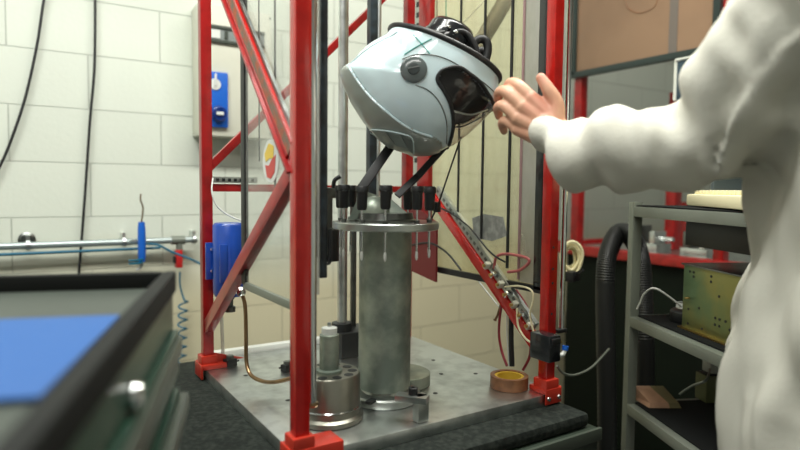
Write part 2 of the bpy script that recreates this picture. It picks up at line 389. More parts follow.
# right brace with perforated channel
ra, rb = P(432, 208, X=RX), P(548, 358, X=RX)
ra, rb = V((RX, 1.30, 1.178)), V((RX, .892, .845))
brace(ra, rb, .026, .02, (0, 0, 1), m=redb)
dn = (rb-ra).normalized(); un = V((1, 0, 0)).cross(dn); un = un if un.z > 0 else -un
s1, s2 = ra+un*.026, rb+un*.026-dn*.06
pf = MB().bar(s1, s2, .022, .01, un).build('cable_channel', alum, rig)
for i in range(26):
    c = s1+(s2-s1)*((i+.5)/26)
    MB().box(c+V((-.0058, 0, 0)), (.001, .007, .009), Matrix((V((1, 0, 0)), un, dn)).transposed()).build('channel_slot', steeld, pf)
# terminal block row
for i in range(7):
    c = s1+(s2-s1)*(.60+.065*i)+V((-.014, 0, 0))
    t_ = MB().box(c, (.014, .017, .010), Matrix((V((1, 0, 0)), un, dn)).transposed(), .0015).build('terminal', chrome if i % 2 else beige, rig)
    MB().lathe([(.004, 0), (.004, .006), (0, .006)], c+V((-.006, 0, 0)), (-1, 0, 0), 10).build('terminal_screw', brass, t_)
# valve block on right post
vb = MB().bb(RX-.046, RX-.013, FY-.05, FY+.006, .850, .905, .004).build('valve_block', blkg, rig)
MB().bb(RX-.042, RX-.018, FY-.054, FY-.05, .888, .900, .001).build('valve_label', blk, vb)
MB().lathe([(.006, 0), (.006, .010), (.004, .011), (.004, .018), (0, .018)], (RX-.013, FY-.032, .884), (1, 0, 0), 14).build('brass_fitting', brass, vb)
MB().tube(spline([(RX-.014, FY-.034, .862), (RX+.002, FY-.04, .859), (RX+.010, FY-.04, .869)], 5), .0048, 10).build('white_elbow', white, vb)
MB().lathe([(.0066, 0), (.0066, .009), (.004, .009)], (RX+.010, FY-.04, .868), (.2, 0, 1), 14).build('blue_collar', bluep, vb)
# blue air cylinder on left rear post
bc = V((P(229, 255, Y=1.37).x, 1.37, 0))
tank = MB().lathe([(0, 1.116), (.031, 1.116), (.036, 1.110), (.036, .957), (.032, .948), (0, .948)], bc, (0, 0, 1), 40).build('air_tank', blue, rig)
bk = MB().bb(.388, .404, 1.335, 1.341, .985, 1.07, .001).build('tank_bracket', blue, rig)
MB().bb(.372, .406, 1.39, 1.398, .985, 1.07, .001).build('mount_plate', blue, rig)
for zz in (1.055, 1.005):
    MB().lathe([(.0055, 0), (.0055, .004), (0, .005)], (.386, 1.39, zz), (0, -1, 0), 6).build('bolt', chrome, bk)
MB().lathe([(.012, 0), (.012, .012), (.007, .014), (.007, .03), (.01, .03), (.01, .038), (0, .038)], (bc.x+.002, bc.y, .910), (0, 0, 1), 12).build('drain_valve', steeld, tank)
fa = P(236, 290, D=1.30)
MB().cyl(fa+V((-.02, .01, 0)), fa+V((.012, -.004, 0)), .0085, 14).build('elbow_fitting', chrome, tank)
MB().sph(fa+V((.010, -.004, -.004)), .0105).build('fitting_nut', chrome, tank)
cp = [fa+V((.010, -.004, -.006)), P(245, 305, D=1.30), P(246, 335, D=1.29), P(246.5, 362, D=1.28), P(251, 375, D=1.265), P(262, 381, D=1.24), P(275, 382, D=1.20), P(292, 378, D=1.17)]
MB().tube(spline(cp, 6), .0042, 10).build('copper_tube', copper, rig)
MB().cyl(P(221, 300, D=1.46), P(223, 356, D=1.46), .0042, 10).build('clear_hose', frost, rig)
MB().tube(spline([P(213, 178, Y=BY-.02), P(212, 192, Y=BY-.03), P(217, 206, Y=BY-.03), P(230, 216, Y=BY-.03), P(246, 222, Y=BY-.03)], 6), .0018, 8).build('white_cable', white, rig)
# little black fittings on the plate
for c, s_ in ((P(230, 366, z=PZ), 1), (P(287, 371, z=PZ), .9)):
    k = MB().box(c+V((0, 0, .009*s_)), (.026*s_, .022*s_, .018*s_), .3, .002).build('plate_fitting', blk, rig)
    MB().lathe([(.009*s_, 0), (.009*s_, .008*s_), (0, .008*s_)], c+V((0, 0, .018*s_)), (0, 0, 1), 6).build('hex_nut', steeld, k)
    MB().cyl(c+V((-.022*s_, 0, .010)), c+V((.022*s_, 0, .010)), .002, 8).build('pin', blk, k)
# guide rods
for (x, y, r_, m_, zt) in ((.705, 1.358, .0125, steel, 2.4), (.752, 1.386, .008, steeld, 1.2)):
    MB().cyl((x, y, PZ), (x, y, zt), r_, 24).build('guide_rod', m_, rig)
q = P(374, 100, Y=1.36)
MB().bb(q.x-.017, q.x+.004, 1.35, 1.37, PZ, 2.4, .001).build('guide_profile', blkp, rig)
MB().cyl((q.x+.009, 1.352, PZ), (q.x+.009, 1.352, 2.4), .0055, 16).build('guide_rod', steel, rig)
rbase = MB().bb(.685, .80, 1.32, 1.41, PZ, .835, .004).build('rod_base', blk, rig)
MB().lathe([(.026, 0), (.026, .02), (.016, .022), (.0128, .022)], (.705, 1.358, .835), (0, 0, 1), 28).build('rod_collar', blk, rbase)
# side carriage left of ring
cg = MB().bb(.535, .60, 1.20, 1.245, 1.045, 1.20, .006).build('carriage', steeld, rig)
MB().bb(.535, .70, 1.23, 1.26, 1.175, 1.198, .003).build('carriage_arm', steeld, cg)
MB().lathe([(.02, 0), (.02, .07), (.012, .075), (0, .075)], (.60, 1.215, 1.035), (0, 0, 1), 20).build('carriage_bush', blk, cg)
MB().lathe([(.014, 0), (.014, .05), (0, .055)], (.565, 1.19, 1.14), (0, 0, 1), 20).build('carriage_bush', blk, cg)
MB().bb(.50, .512, 1.12, 1.16, 1.06, 1.23, .005).build('guard_plate', frost, cg)
MB().tube(spline([(.62, 1.24, 1.196), (.62, 1.235, 1.215), (.632, 1.23, 1.225)], 5), .005, 8).build('hook', blk, cg)
# hoses of the rig, right side
def hose(name, pts, r_, m_, parent=rig, n=8): return MB().tube(spline(pts, n), r_, 10).build(name, m_, parent)
hose('red_hose', [P(503, 300, X=.962), P(500, 315, X=.965), P(499, 335, X=.965), P(502, 352, X=.965), P(507, 366, X=.962)], .0032, hosered)
hose('red_hose', [P(516, 290, X=.962), P(528, 310, X=.968), P(530, 335, X=.968), P(530, 355, X=.965), P(523, 370, X=.962)], .0032, hosered)
hose('black_conduit', [P(512, 292, X=.966), P(511, 330, X=.966), P(512, 366, X=.966)], .0062, blk)
hose('white_tube', [P(508, 290, X=.962), P(507, 330, X=.962), P(509, 366, X=.962)], .0016, white)
hose('pale_tube', [P(505, 287, X=.93), P(518, 286, X=.925), P(531, 290, X=.92), P(533, 300, X=.92), P(530, 315, X=.92), P(534, 333, X=.925)], .0022, cream)
hose('pale_tube', [P(517, 308, X=.925), P(518, 325, X=.922), P(525, 338, X=.92), P(534, 344, X=.925)], .0022, cream)
hose('pink_hose', [P(494, 272, X=.945), P(496, 258, X=.945), P(505, 254, X=.945), P(524, 257, X=.94), P(529, 262, X=.94), P(520, 270, X=.94), P(508, 272, X=.94)], .0034, pinkhose)
hose('black_air_hose', [P(437, 206, X=RX-.01), P(452, 214, X=RX-.01), P(470, 228, X=RX-.012), P(490, 252, X=RX-.012), P(505, 262, X=RX-.012)], .0022, blk)
hose('black_air_hose', [P(412, 245, X=RX-.02), P(430, 243, X=RX-.02), P(447, 253, X=RX-.02), P(461, 270, X=RX-.02)], .0026, blk)
hose('pale_tube', [P(477, 279, X=RX+.016), P(487, 292, X=RX+.016), P(500, 308, X=RX+.016)], .0016, white)
MB().tube(spline([P(502, 300, X=.965), P(498, 314, X=.965), P(495, 320, X=.965)], 4), [.003]*8+[.0045], 8).build('hose_end', copper, rig)
hose('grey_cable', [P(557, 366, D=1.30), P(563, 373, D=1.32), P(575, 375, D=1.38), P(592, 367, D=1.5), P(609, 349, D=1.66)], .0028, mgrey)
# gear rack behind column
rk = MB().bb(.742, .752, 1.14, 1.152, PZ, 1.10).build('gear_rack', steeld, rig)
for i in range(20): MB().bb(.752, .759, 1.138, 1.152, .80+i*.0148, .807+i*.0148).build('rack_tooth', blk, rk)
# wires and pipes behind the panel
hose('teal_wire', [P(446, 24, Y=1.3), P(446, 0, Y=1.3), P(446, -30, Y=1.3)], .0022, teal)
hose('black_wire', [P(437, 25, Y=1.35), P(437, -30, Y=1.35)], .0016, blk)
hose('lifting_arm', [P(468, 62, Y=1.34), P(483, 38, Y=1.32), P(500, 10, Y=1.3), P(522, -30, Y=1.28)], .023, mat('dusty_brown_metal', (.045, .036, .030), .5, .3))
hose('black_wire', [P(445, 42, Y=1.3), P(466, 20, Y=1.3), P(500, -16, Y=1.3)], .0022, steeld)

# ------------------------------------------------------------------ column with sensor ring
CX, CY = .632, 1.03
co = empty('anvil_column', (CX, CY, PZ), 'grey steel anvil column with sensor ring, clamped on the plate below the helmet', 'anvil column')
MB().lathe([(0, .795), (.0527, .797), (.0527, 1.118), (0, 1.118)], (CX, CY, 0), (0, 0, 1), 64).build('column_tube', cast, co)
MB().lathe([(.0, .771), (.070, .771), (.072, .774), (.072, .786), (.069, .789), (.046, .789), (.043, .797), (0, .797)], (CX, CY, 0), (0, 0, 1), 64).build('base_flange', alum, co)
MB().lathe([(0, .771), (.06, .771), (.06, .795), (.055, .798), (0, .798)], (CX+.085, CY+.06, 0), (0, 0, 1), 48).build('rear_flange', cast, co)
rg = MB().lathe([(0, 1.118), (.104, 1.118), (.107, 1.120), (.107, 1.131), (.105, 1.133), (.07, 1.133), (0, 1.133)], (CX, CY, 0), (0, 0, 1), 72).build('sensor_ring', alum, co)
MB().lathe([(.062, 1.133), (.062, 1.137), (.057, 1.139), (.054, 1.150), (0, 1.152)], (CX, CY, 0), (0, 0, 1), 48).build('anvil_base', steeld, co)
fh = V((FW.x, FW.y, 0)).normalized(); rh = V((FW.y, -FW.x, 0)).normalized()
cc = V((CX, CY, 0))
dome = MB()
dome.lathe([(.030*cos(a), 1.150+.034*sin(a)) for a in [k*pi/20 for k in range(11)]], cc-rh*.022-fh*.005, (0, 0, 1), 36)
dome.build('round_anvil', cast, co)
MB().prism([cc+rh*-.005+fh*-.01+V((0, 0, 1.150)), cc+rh*.058+fh*-.01+V((0, 0, 1.137)), cc+rh*.030+fh*-.005+V((0, 0, 1.160)), cc+rh*.004+V((0, 0, 1.182))], fh*.035).build('wedge_anvil', cast, co)
MB().prism([cc-rh*.075+V((0, 0, 1.135)), cc-rh*.03+V((0, 0, 1.135)), cc-rh*.02+V((0, 0, 1.185)), cc-rh*.05+V((0, 0, 1.195))], fh*.02).build('side_anvil', cast, co)
for a in (-62, -28, 1, 42, 72, 104, 150, 180, -125, -92):
    a_ = R(a); c = cc + (rh*sin(a_) - fh*cos(a_))*.091
    hgt = .004*sin(a*1.7)
    sn = MB().lathe([(.0022, 1.075), (.0022, 1.165)], c, (0, 0, 1), 10).build('sensor_pin', chrome, co)
    MB().lathe([(0, 1.160), (.008, 1.160), (.0095, 1.164), (.0105, 1.193), (.0125, 1.195), (.0125, 1.203), (.011, 1.205), (0, 1.205)], c+V((0, 0, hgt-.004)), (0, 0, 1), 20).build('sensor_cap', blk, sn)
    MB().lathe([(0, 1.062), (.0018, 1.064), (.0028, 1.068), (.0028, 1.076), (.0022, 1.08)], c, (0, 0, 1), 12).build('sensor_tip', white, sn)
    MB().lathe([(.0055, 1.133), (.0055, 1.139), (0, 1.139)], c, (0, 0, 1), 6).build('sensor_nut', steeld, sn)
q = P(371, 387, D=1.15)
MB().box((q.x, q.y, .792), (.022, .012, .006), .5).build('flange_clip', blk, co)
# clamp
k1 = P(424, 424, z=PZ)
kx, ky = k1.x, k1.y+.008
cl = MB().bb(kx-.010, kx+.014, ky-.004, ky+.016, PZ+.001, PZ+.050, .002)
d_ = V((CX+.03-kx, CY-.055-ky, 0)); 
cl.bar(V((kx+.002, ky+.006, PZ+.046)), V((CX+.012, CY-.052, PZ+.034)), .024, .012, (0, 0, 1), .001) if False else cl.box(((kx-.012), ky+.014, PZ+.044), (.06, .026, .012), .25-1.1, .001)
clo = cl.build('clamp_bracket', alum, co)
MB().lathe([(.0085, 0), (.0085, .013), (.007, .014), (.004, .014), (.004, .009), (0, .009)], (kx-.010, ky+.014, PZ+.050), (0, 0, 1), 20).build('clamp_bolt', blk, clo)

# ------------------------------------------------------------------ round holed block
bq = P(329, 418, z=PZ)
hb = empty('holed_block', bq, 'round steel block with a ring of holes and a white-capped pin beside the column', 'steel block')
r0 = .058
MB().lathe([(0, 0), (r0+.004, 0), (r0+.006, .002), (r0+.006, .010), (r0, .014), (r0, .084), (r0-.003, .088), (0, .088)], bq+V((0, 0, .001)), (0, 0, 1), 64).build('block_body', mat('warm_steel', (.33, .32, .27), .3, .9, var=.3, vscale=14), hb)
MB().lathe([(r0+.0005, .026), (r0+.002, .028), (r0+.0005, .030)], bq, (0, 0, 1), 64).build('seam_ring', chrome, hb)
for i in range(10):
    a = 2*pi*i/10+.2; c = bq+V((cos(a)*.043, sin(a)*.043, .0885))
    MB().cyl(c, c+V((0, 0, .001)), .0088, 20).build('hole', blk, hb)
MB().lathe([(0, .088), (.024, .088), (.024, .093), (.018, .095), (.018, .158), (.015, .160), (0, .160)], bq, (0, 0, 1), 36).build('centre_pin', cast, hb)
cap = MB().lathe([(0, .160), (.0145, .160), (.0145, .171), (.006, .173), (0, .173)], bq, (0, 0, 1), 28).build('pin_cap', white, hb)
MB().lathe([(.004, .173), (.004, .180), (0, .181)], bq, (0, 0, 1), 12).build('cap_nub', steel, cap)

# ------------------------------------------------------------------ tape roll
tq = P(509, 387, z=PZ)
tr = empty('tape_roll', tq, 'roll of brown adhesive tape with a yellow core lying on the plate', 'tape')
TZ = .001
MB().lathe([(.032, TZ), (.041, TZ), (.041, .026+TZ), (.032, .026+TZ), (.032, TZ)], tq, (0, 0, 1), 48).build('tape_winding', tan, tr)
MB().lathe([(.026, TZ), (.0318, TZ), (.0318, .024+TZ), (.026, .024+TZ), (.026, TZ)], tq, (0, 0, 1), 48).build('tape_core', yel, tr)

# ------------------------------------------------------------------ helmet
SC = 1.2/FPX
HC = P(420, 92, D=1.2); HU = RT.copy(); HV = -DN; HN = -FW
# turn the helmet slightly about the vertical
def L3(u, v, n): return HC + HU*u + HV*v + HN*n
def px2(x, y): return ((x-420)*SC, (92-y)*SC)
OUT = [(404, 24), (392, 29), (386, 37), (376, 42), (364, 50), (355, 60), (351, 66), (341, 72), (343, 82), (349, 96), (358, 112), (368, 126), (380, 138), (392, 147), (405, 152), (418, 155), (432, 154), (448, 147), (463, 137), (475, 127), (486, 116), (494, 108), (497, 96), (498, 84), (499, 66), (494, 40), (474, 20), (450, 8), (425, 12)]
pol = []
for x, y in OUT:
    u, v = px2(x, y); pol.append((atan2(v, u) % (2*pi), hypot(u, v)))
pol.sort()
def rad(t):
    t %= 2*pi
    n = len(pol)
    for i in range(n):
        a0, r0_ = pol[i]; a1, r1_ = pol[(i+1) % n]
        if i == n-1: a1 += 2*pi
        for tt in (t, t+2*pi):
            if a0 <= tt <= a1:
                k = (tt-a0)/(a1-a0+1e-9); return r0_*(1-k)+r1_*k
    return pol[0][1]
NT = 180
RAD = [rad(2*pi*i/NT) for i in range(NT)]
RAD = [(RAD[i-1]+2*RAD[i]+RAD[(i+1) % NT])/4 for i in range(NT)]
def rads(t):
    f = (t % (2*pi))/(2*pi)*NT; i = int(f) % NT; k = f-int(f); return RAD[i]*(1-k)+RAD[(i+1) % NT]*k
WH = .112
def width(u, v):
    rho = min(1, hypot(u, v)/rads(atan2(v, u)))
    return WH*max(0, 1-rho**2.3)**.5
def surf(x, y, off=0, side=1):
    u, v = px2(x, y); e = .002
    w0 = width(u, v); gx = (width(u+e, v)-width(u-e, v))/(2*e); gy = (width(u, v+e)-width(u, v-e))/(2*e)
    n = V((-gx, -gy, 1)).normalized()
    return L3(u+n.x*off, v+n.y*off, side*(w0+n.z*off))
NECK0, NECK1 = px2(384, 28), px2(500, 81)
nd = V((NECK1[0]-NECK0[0], NECK1[1]-NECK0[1])).normalized(); nn = V((-nd.y, nd.x))
def above(u, v): return (u-NECK0[0])*nn.x+(v-NECK0[1])*nn.y
def inpoly(x, y, pg):
    c = False; n = len(pg)
    for i in range(n):
        x1, y1 = pg[i]; x2, y2 = pg[(i+1) % n]
        if (y1 > y) != (y2 > y) and x < (x2-x1)*(y-y1)/(y2-y1)+x1: c = not c
    return c
VIS = [(434, 94), (436, 88), (442, 83), (454, 82), (464, 87), (474, 93), (484, 103), (494, 110), (510, 112), (490, 150), (450, 165), (449, 146), (450, 132), (447, 116), (440, 103)]
DARK = [(430, 80), (500, 80), (500, 108), (484, 114), (467, 121), (448, 119), (430, 119)]
CROWN = [(330, 70), (345, 66), (352, 76), (362, 92), (374, 107), (388, 120), (402, 131), (416, 138), (430, 142), (440, 146), (440, 170), (330, 170)]
helm = empty('motorcycle_helmet', HC, 'pale blue-white motorcycle helmet with green cross mark, hanging upside down above the column', 'helmet')
def shell_mesh():
    bm = bmesh.new(); NR = 44; vert = {}
    def vt(i, j, s_):
        i %= NT
        if j == NR: key = (i, j, 0)
        elif j == 0: key = (0, 0, s_)
        else: key = (i, j, s_)
        if key not in vert:
            rho = sin(j/NR*pi/2) if j < NR else 1
            r_ = RAD[i]*rho; t = 2*pi*i/NT; u, v = r_*cos(t), r_*sin(t)
            vert[key] = bm.verts.new((u, v, s_*WH*max(0, 1-rho**2.3)**.5))
        return vert[key]
    for s_ in (1, -1):
        for i in range(NT):
            for j in range(NR):
                a, b, c, d = vt(i, j, s_), vt(i, j+1, s_), vt(i+1, j+1, s_), vt(i+1, j, s_)
                fs = [a, b, c] if j == 0 else [a, b, c, d]
                if s_ < 0: fs = fs[::-1]
                try: bm.faces.new(fs)
                except ValueError: pass
    return bm
bm = shell_mesh()
bmesh.ops.bisect_plane(bm, geom=bm.verts[:]+bm.edges[:]+bm.faces[:], plane_co=(NECK0[0], NECK0[1], 0), plane_no=(nn.x, nn.y, 0), clear_outer=True)
def region(f):
    c = f.calc_center_median(); x, y = 420+c.x/SC, 92-c.y/SC
    if inpoly(x, y, VIS): return 'dark' if inpoly(x, y, DARK) else 'clear'
    if inpoly(x, y, CROWN): return 'crown_shade'
    return 'shell'
bm.faces.ensure_lookup_table(); bm.faces.index_update()
reg = {f.index: region(f) for f in bm.faces}
def outward(b):
    b.normal_update()
    fl = [f for f in b.faces if f.normal.dot(f.calc_center_median()-HC) < 0]
    bmesh.ops.reverse_faces(b, faces=fl); b.normal_update()
def extract(keys, off, thick):
    b2 = bm.copy(); b2.faces.ensure_lookup_table(); b2.faces.index_update(); b2.normal_update()
    dl = [f for f in b2.faces if reg[f.index] not in keys]
    bmesh.ops.delete(b2, geom=dl, context='FACES')
    if off:
        b2.normal_update()
        dv = {v: v.normal.copy() for v in b2.verts}
        sg = 1
        for v in b2.verts:
            nrm = dv[v]; out = V((v.co.x, v.co.y, v.co.z))
            if nrm.dot(out) < 0: nrm = -nrm
            v.co += nrm*off
    for v in b2.verts: v.co = L3(v.co.x, v.co.y, v.co.z)
    outward(b2)
    m = MB(); m.bm.free(); m.bm = b2; return m
bm.faces.ensure_lookup_table(); bm.normal_update()
def solid(o, t):
    md = o.modifiers.new('thickness', 'SOLIDIFY'); md.thickness = t; md.offset = -1
so = extract(('shell',), 0, 0).build('shell', shellm, helm, angle=60, recalc=False); solid(so, .006)
sp_ = extract(('crown_shade',), .0022, 0).build('shaded_crown', shadegrey, helm, angle=60, recalc=False); solid(sp_, .006)  # downward-tilting crown, its shade painted grey on a raised patch
vd = extract(('dark',), .0015, 0).build('smoked_visor', visg, helm, angle=60, recalc=False)
vc = extract(('clear',), .0015, 0).build('lower_visor', visc, helm, angle=60, recalc=False)
def line(px, off, r_, m_, nm, both=True, n=6, parent=None):
    pts = [V((x, y, 0)) for x, y in px]; sp2 = spline(pts, n)
    t = MB()
    for s_ in ((1, -1) if both else (1,)):
        t.tube([surf(p.x, p.y, off, s_) for p in sp2], r_, 8)
    return t.build(nm, m_, parent or helm)
line([(448, 146), (450, 132), (447, 116), (440, 103), (434, 94), (436, 87), (442, 83), (454, 81), (464, 86), (474, 92), (484, 102), (494, 109)], .001, .0036, blk, 'visor_seal')
line([(447, 119), (466, 120.5), (484, 113)], .001, .0018, steel, 'visor_lower_edge')
line([(402, 74), (415, 70), (432, 71), (447, 76), (462, 84), (478, 92), (494, 99)], .0006, .0010, steeld, 'upper_seam')
line([(414, 98), (426, 103), (436, 113), (443, 128), (445, 146)], .0006, .0010, steeld, 'chin_seam')
line([(345, 66), (352, 76), (362, 92), (374, 107), (388, 120), (402, 131), (416, 138), (430, 142)], .0006, .0022, shellm, 'crown_ridge')
line([(349, 70), (362, 62), (380, 52), (398, 44)], .0003, .0014, shellm, 'crown_seam')
for s_ in (1,):
    line([(412.5, 50), (420, 60), (427, 69.5)], .0006, .0010, teal, 'cross_mark', False)
    line([(404, 69.5), (416, 62), (429, 55)], .0006, .0010, teal, 'cross_mark', False)
# pivot discs
for s_ in (1, -1):
    c = surf(412.5, 84, 0, s_); c2 = surf(412.5, 84, .01, s_); ax = (c2-c).normalized()
    pv = MB().lathe([(.0245, -.008), (.0245, .002), (.021, .004), (.012, .0046), (0, .005)], c, ax, 36).build('visor_pivot', mat('smoked_plastic', (.10, .12, .12), .2, coat=.3), helm)
    MB().lathe([(.011, .0046), (.010, .0065), (0, .007)], c, ax, 24).build('pivot_cap', mat('smoked_cap', (.05, .06, .06), .2), pv)
    MB().bar(c+ax*.006-HU*.010, c+ax*.006+HU*.010+HV*.004, .003, .002, ax).build('pivot_lever', steeld, pv)
# lower vent fins
vnt = MB()
def patch(px, off, th, side=1):
    a = [surf(x, y, off, side) for x, y in px]; b = [surf(x, y, off+th, side) for x, y in px]
    return a, b
for s_ in (1, -1):
    for pg in ([(374, 131), (388, 135), (396, 145), (390, 146)], [(389, 135), (402, 139), (408, 149), (397, 146)], [(403, 139), (411, 143), (413, 153), (409, 150)]):
        a, b = patch(pg, .0015, .004, s_)
        va = [vnt.bm.verts.new(p) for p in a]; vb_ = [vnt.bm.verts.new(p) for p in b]
        vnt.bm.faces.new(va); vnt.bm.faces.new(vb_[::-1])
        for i in range(4): vnt.bm.faces.new((va[i], vb_[i], vb_[(i+1) % 4], va[(i+1) % 4]))
vnt.build('top_vent', mat('vent_grey', (.22, .26, .25), .3), helm)
line([(372, 130), (388, 134), (403, 138), (412, 142), (414, 153)], .005, .0012, shellm, 'vent_rim')
# neck edge ring
loop = []
N2 = 40
def neckpt(k):
    return (NECK0[0]+(NECK1[0]-NECK0[0])*k, NECK0[1]+(NECK1[1]-NECK0[1])*k)
k0 = next(k/200 for k in range(200) if width(*neckpt(k/200)) > .004); k1_ = next(k/200 for k in range(200, 0, -1) if width(*neckpt(k/200)) > .004)
for s_ in (1, -1):
    for i in range(N2+1):
        t = i/N2 if s_ > 0 else 1-i/N2
        t = k0+(k1_-k0)*(.5-.5*cos(pi*t)); u, v = neckpt(t)
        if i in (0,) and s_ < 0: continue
        loop.append(L3(u, v, s_*width(u, v)*.985))
MB().tube(loop, .0065, 10, closed=True).build('neck_trim', blk, helm)
# inner lining: slightly smaller shell
b3 = shell_mesh()
for v in b3.verts: v.co = v.co*.90
bmesh.ops.bisect_plane(b3, geom=b3.verts[:]+b3.edges[:]+b3.faces[:], plane_co=(NECK0[0]-nn.x*.004, NECK0[1]-nn.y*.004, 0), plane_no=(nn.x, nn.y, 0), clear_outer=True)
VIS2 = [(446, 118), (466, 120), (500, 106), (510, 112), (490, 150), (440, 165)]
dl = [f for f in b3.faces if inpoly(420+f.calc_center_median().x/SC, 92-f.calc_center_median().y/SC, VIS2)]
bmesh.ops.delete(b3, geom=dl, context='FACES')
for v in b3.verts: v.co = L3(*v.co)
outward(b3)
m_ = MB(); m_.bm.free(); m_.bm = b3; lo = m_.build('padding', mat('grey_padding', (.06, .06, .06), .9), helm, recalc=False); solid(lo, .004)
# headform fixture protruding from the neck opening
ncen = neckpt(.60); NA = (HU*nn.x+HV*nn.y).normalized(); NDv = (HU*nd.x+HV*nd.y).normalized()
hf = empty('headform', L3(ncen[0], ncen[1], 0), 'black metal headform with straps mounted inside the upturned helmet', 'headform')
hc = L3(ncen[0], ncen[1], 0)
MB().lathe([(0, -.03), (.056, -.03), (.060, -.01), (.060, .008), (.055, .010), (.055, .018), (.052, .020), (.052, .034), (.049, .038), (.047, .052), (.040, .061), (.020, .067), (0, .068)], hc-NDv*.026, NA, 48).build('neck_form', blkg, hf)
MB().lathe([(.0545, .012), (.0575, .014), (.0545, .016)], hc-NDv*.022, NA, 48).build('neck_groove_ring', steeld, hf)
MB().tube([hc+NDv*.038+NA*(.016+.040*sin(a))*1+NDv*.020*cos(a) + HN*.018 for a in [k*2*pi/28 for k in range(28)]], .0085, 10, closed=True).build('chin_strap_loop', blk, hf)
MB().tube([hc+NDv*.046+NA*(.012+.038*sin(a))*1+NDv*.018*cos(a) - HN*.03 for a in [k*2*pi/28 for k in range(28)]], .008, 10, closed=True).build('chin_strap_loop', blk, hf)
MB().tube(spline([hc-NDv*.07+HN*.05+NA*.002, hc-NDv*.03+HN*.045+NA*.03, hc+HN*.04+NA*.045, hc+NDv*.03+HN*.04+NA*.028, hc+NDv*.05+HN*.04], 6), .006, 10).build('strap', blk, hf)
MB().tube(spline([P(468, 50, D=1.12), P(472, 54, D=1.12), P(476, 59, D=1.12)], 4), .0026, 8).build('red_wire', redv, hf)
MB().box(P(476, 61, D=1.12), (.005, .004, .006)).build('wire_tip', white, hf)
for c in (P(449, 27, D=1.145), P(456, 32, D=1.14), P(456, 51, D=1.125)):
    MB().sph(c, .0034, 1.6, 1, 1).build('rivet', chrome, hf)

# chin straps and cord hanging from the helmet, parented to the rig
def ribbon(pts, wd, th, nm, m_, parent, side=(0, 0, 1)):
    pts = [V(p) for p in pts]; t = MB()
    for a, b in zip(pts, pts[1:]): t.bar(a, b, wd, th, side, .001)
    return t.build(nm, m_, parent)
ribbon([P(393, 143, D=1.235), P(361, 189, D=1.20)], .019, .006, 'chin_strap', blk, rig, HU)
ribbon([P(446, 145, D=1.235), P(418, 176, D=1.22), P(397, 196, D=1.20)], .014, .006, 'chin_strap', blk, rig, HU)
MB().tube([P(461, 137, D=1.23), P(438, 205, D=1.28), P(430, 222, D=1.29)], .0018, 8).build('tether_cord', blk, rig)
MB().box(P(437, 207, D=1.28), (.012, .012, .022), .3, .002).build('cord_toggle', blk, rig)

# ------------------------------------------------------------------ things on the wall
# electrical cabinet
ec = empty('electrical_cabinet', (.69, WY, 1.37), 'beige wall cabinet with a windowed breaker row and blue socket', 'cabinet')
FYc = WY-.1
MB().bb(.545, .80, FYc, WY-.001, 1.372, 1.815, .006).build('cabinet_body', beige, ec)
def wr(x0, y0, x1, y1, Y): a = P(x0, y0, Y=Y); b = P(x1, y1, Y=Y); return a, b
a, b = wr(207, 24, 262, 49, FYc)
wn = MB().bb(a.x, a.x+.20, FYc-.006, FYc+.01, b.z, a.z, .002).build('breaker_window', mat('window_grey', (.25, .28, .27), .2), ec)
MB().bb(a.x, a.x+.20, FYc-.010, FYc-.002, a.z-.012, a.z, .001).build('window_frame', trl, wn)
MB().bb(a.x, a.x+.20, FYc-.010, FYc-.002, b.z, b.z+.010, .001).build('window_frame', trl, wn)
for i, (w_, mm) in enumerate(((.03, white), (.012, trl), (.05, mgrey), (.012, white))):
    MB().bb(a.x+.012+i*.045, a.x+.012+i*.045+w_, FYc-.009, FYc-.005, b.z+.014, a.z-.016).build('breaker', mm, wn)
a, b = wr(204, 71, 226, 128, FYc)
sk = MB().bb(a.x, a.x+.078, FYc-.014, FYc+.002, b.z, a.z, .003).build('blue_socket', bluep, ec)
zc = (a.z+b.z)/2
MB().lathe([(.026, 0), (.026, .022), (.022, .026), (0, .026)], (a.x+.043, FYc-.012, zc-.045), (0, -1, -.25), 28).build('socket_cover', blue, sk)
MB().lathe([(.020, 0), (.018, .004), (0, .004)], (a.x+.033, FYc-.014, zc+.05), (0, -1, 0), 24).build('switch_dial', white, sk)
MB().bb(a.x+.03, a.x+.036, FYc-.024, FYc-.018, zc+.045, zc+.085, .001).build('dial_pointer', white, sk)
MB().bb(a.x+.03, a.x+.054, FYc-.041, FYc-.036, zc-.054, zc-.044).build('socket_label', white, sk)
for x_, z_ in ((.553, 1.80), (.553, 1.60), (.553, 1.39), (.79, 1.80), (.79, 1.39)):
    MB().lathe([(.004, 0), (.003, .002), (0, .002)], (x_+.006, FYc, z_), (0, -1, 0), 10).build('screw', steeld, ec)
# hanging cables on the wall
def wallcable(px, lab):
    tag(MB().tube(spline([P(x, y, Y=WY-.02) for x, y in px], 8), .0042, 10).build('hanging_cable', blk), lab, 'cable')
wallcable([(50, -40), (46, -10), (43, 5), (37, 45), (26, 95), (13, 135), (0, 166), (-20, 200)], 'black cable curving down to the left edge of the block wall')
wallcable([(94, -40), (95, 0), (95, 40), (94, 75), (90, 120), (86, 180), (82, 235), (79, 272), (76, 320)], 'black cable hanging straight down the block wall behind the trolley')
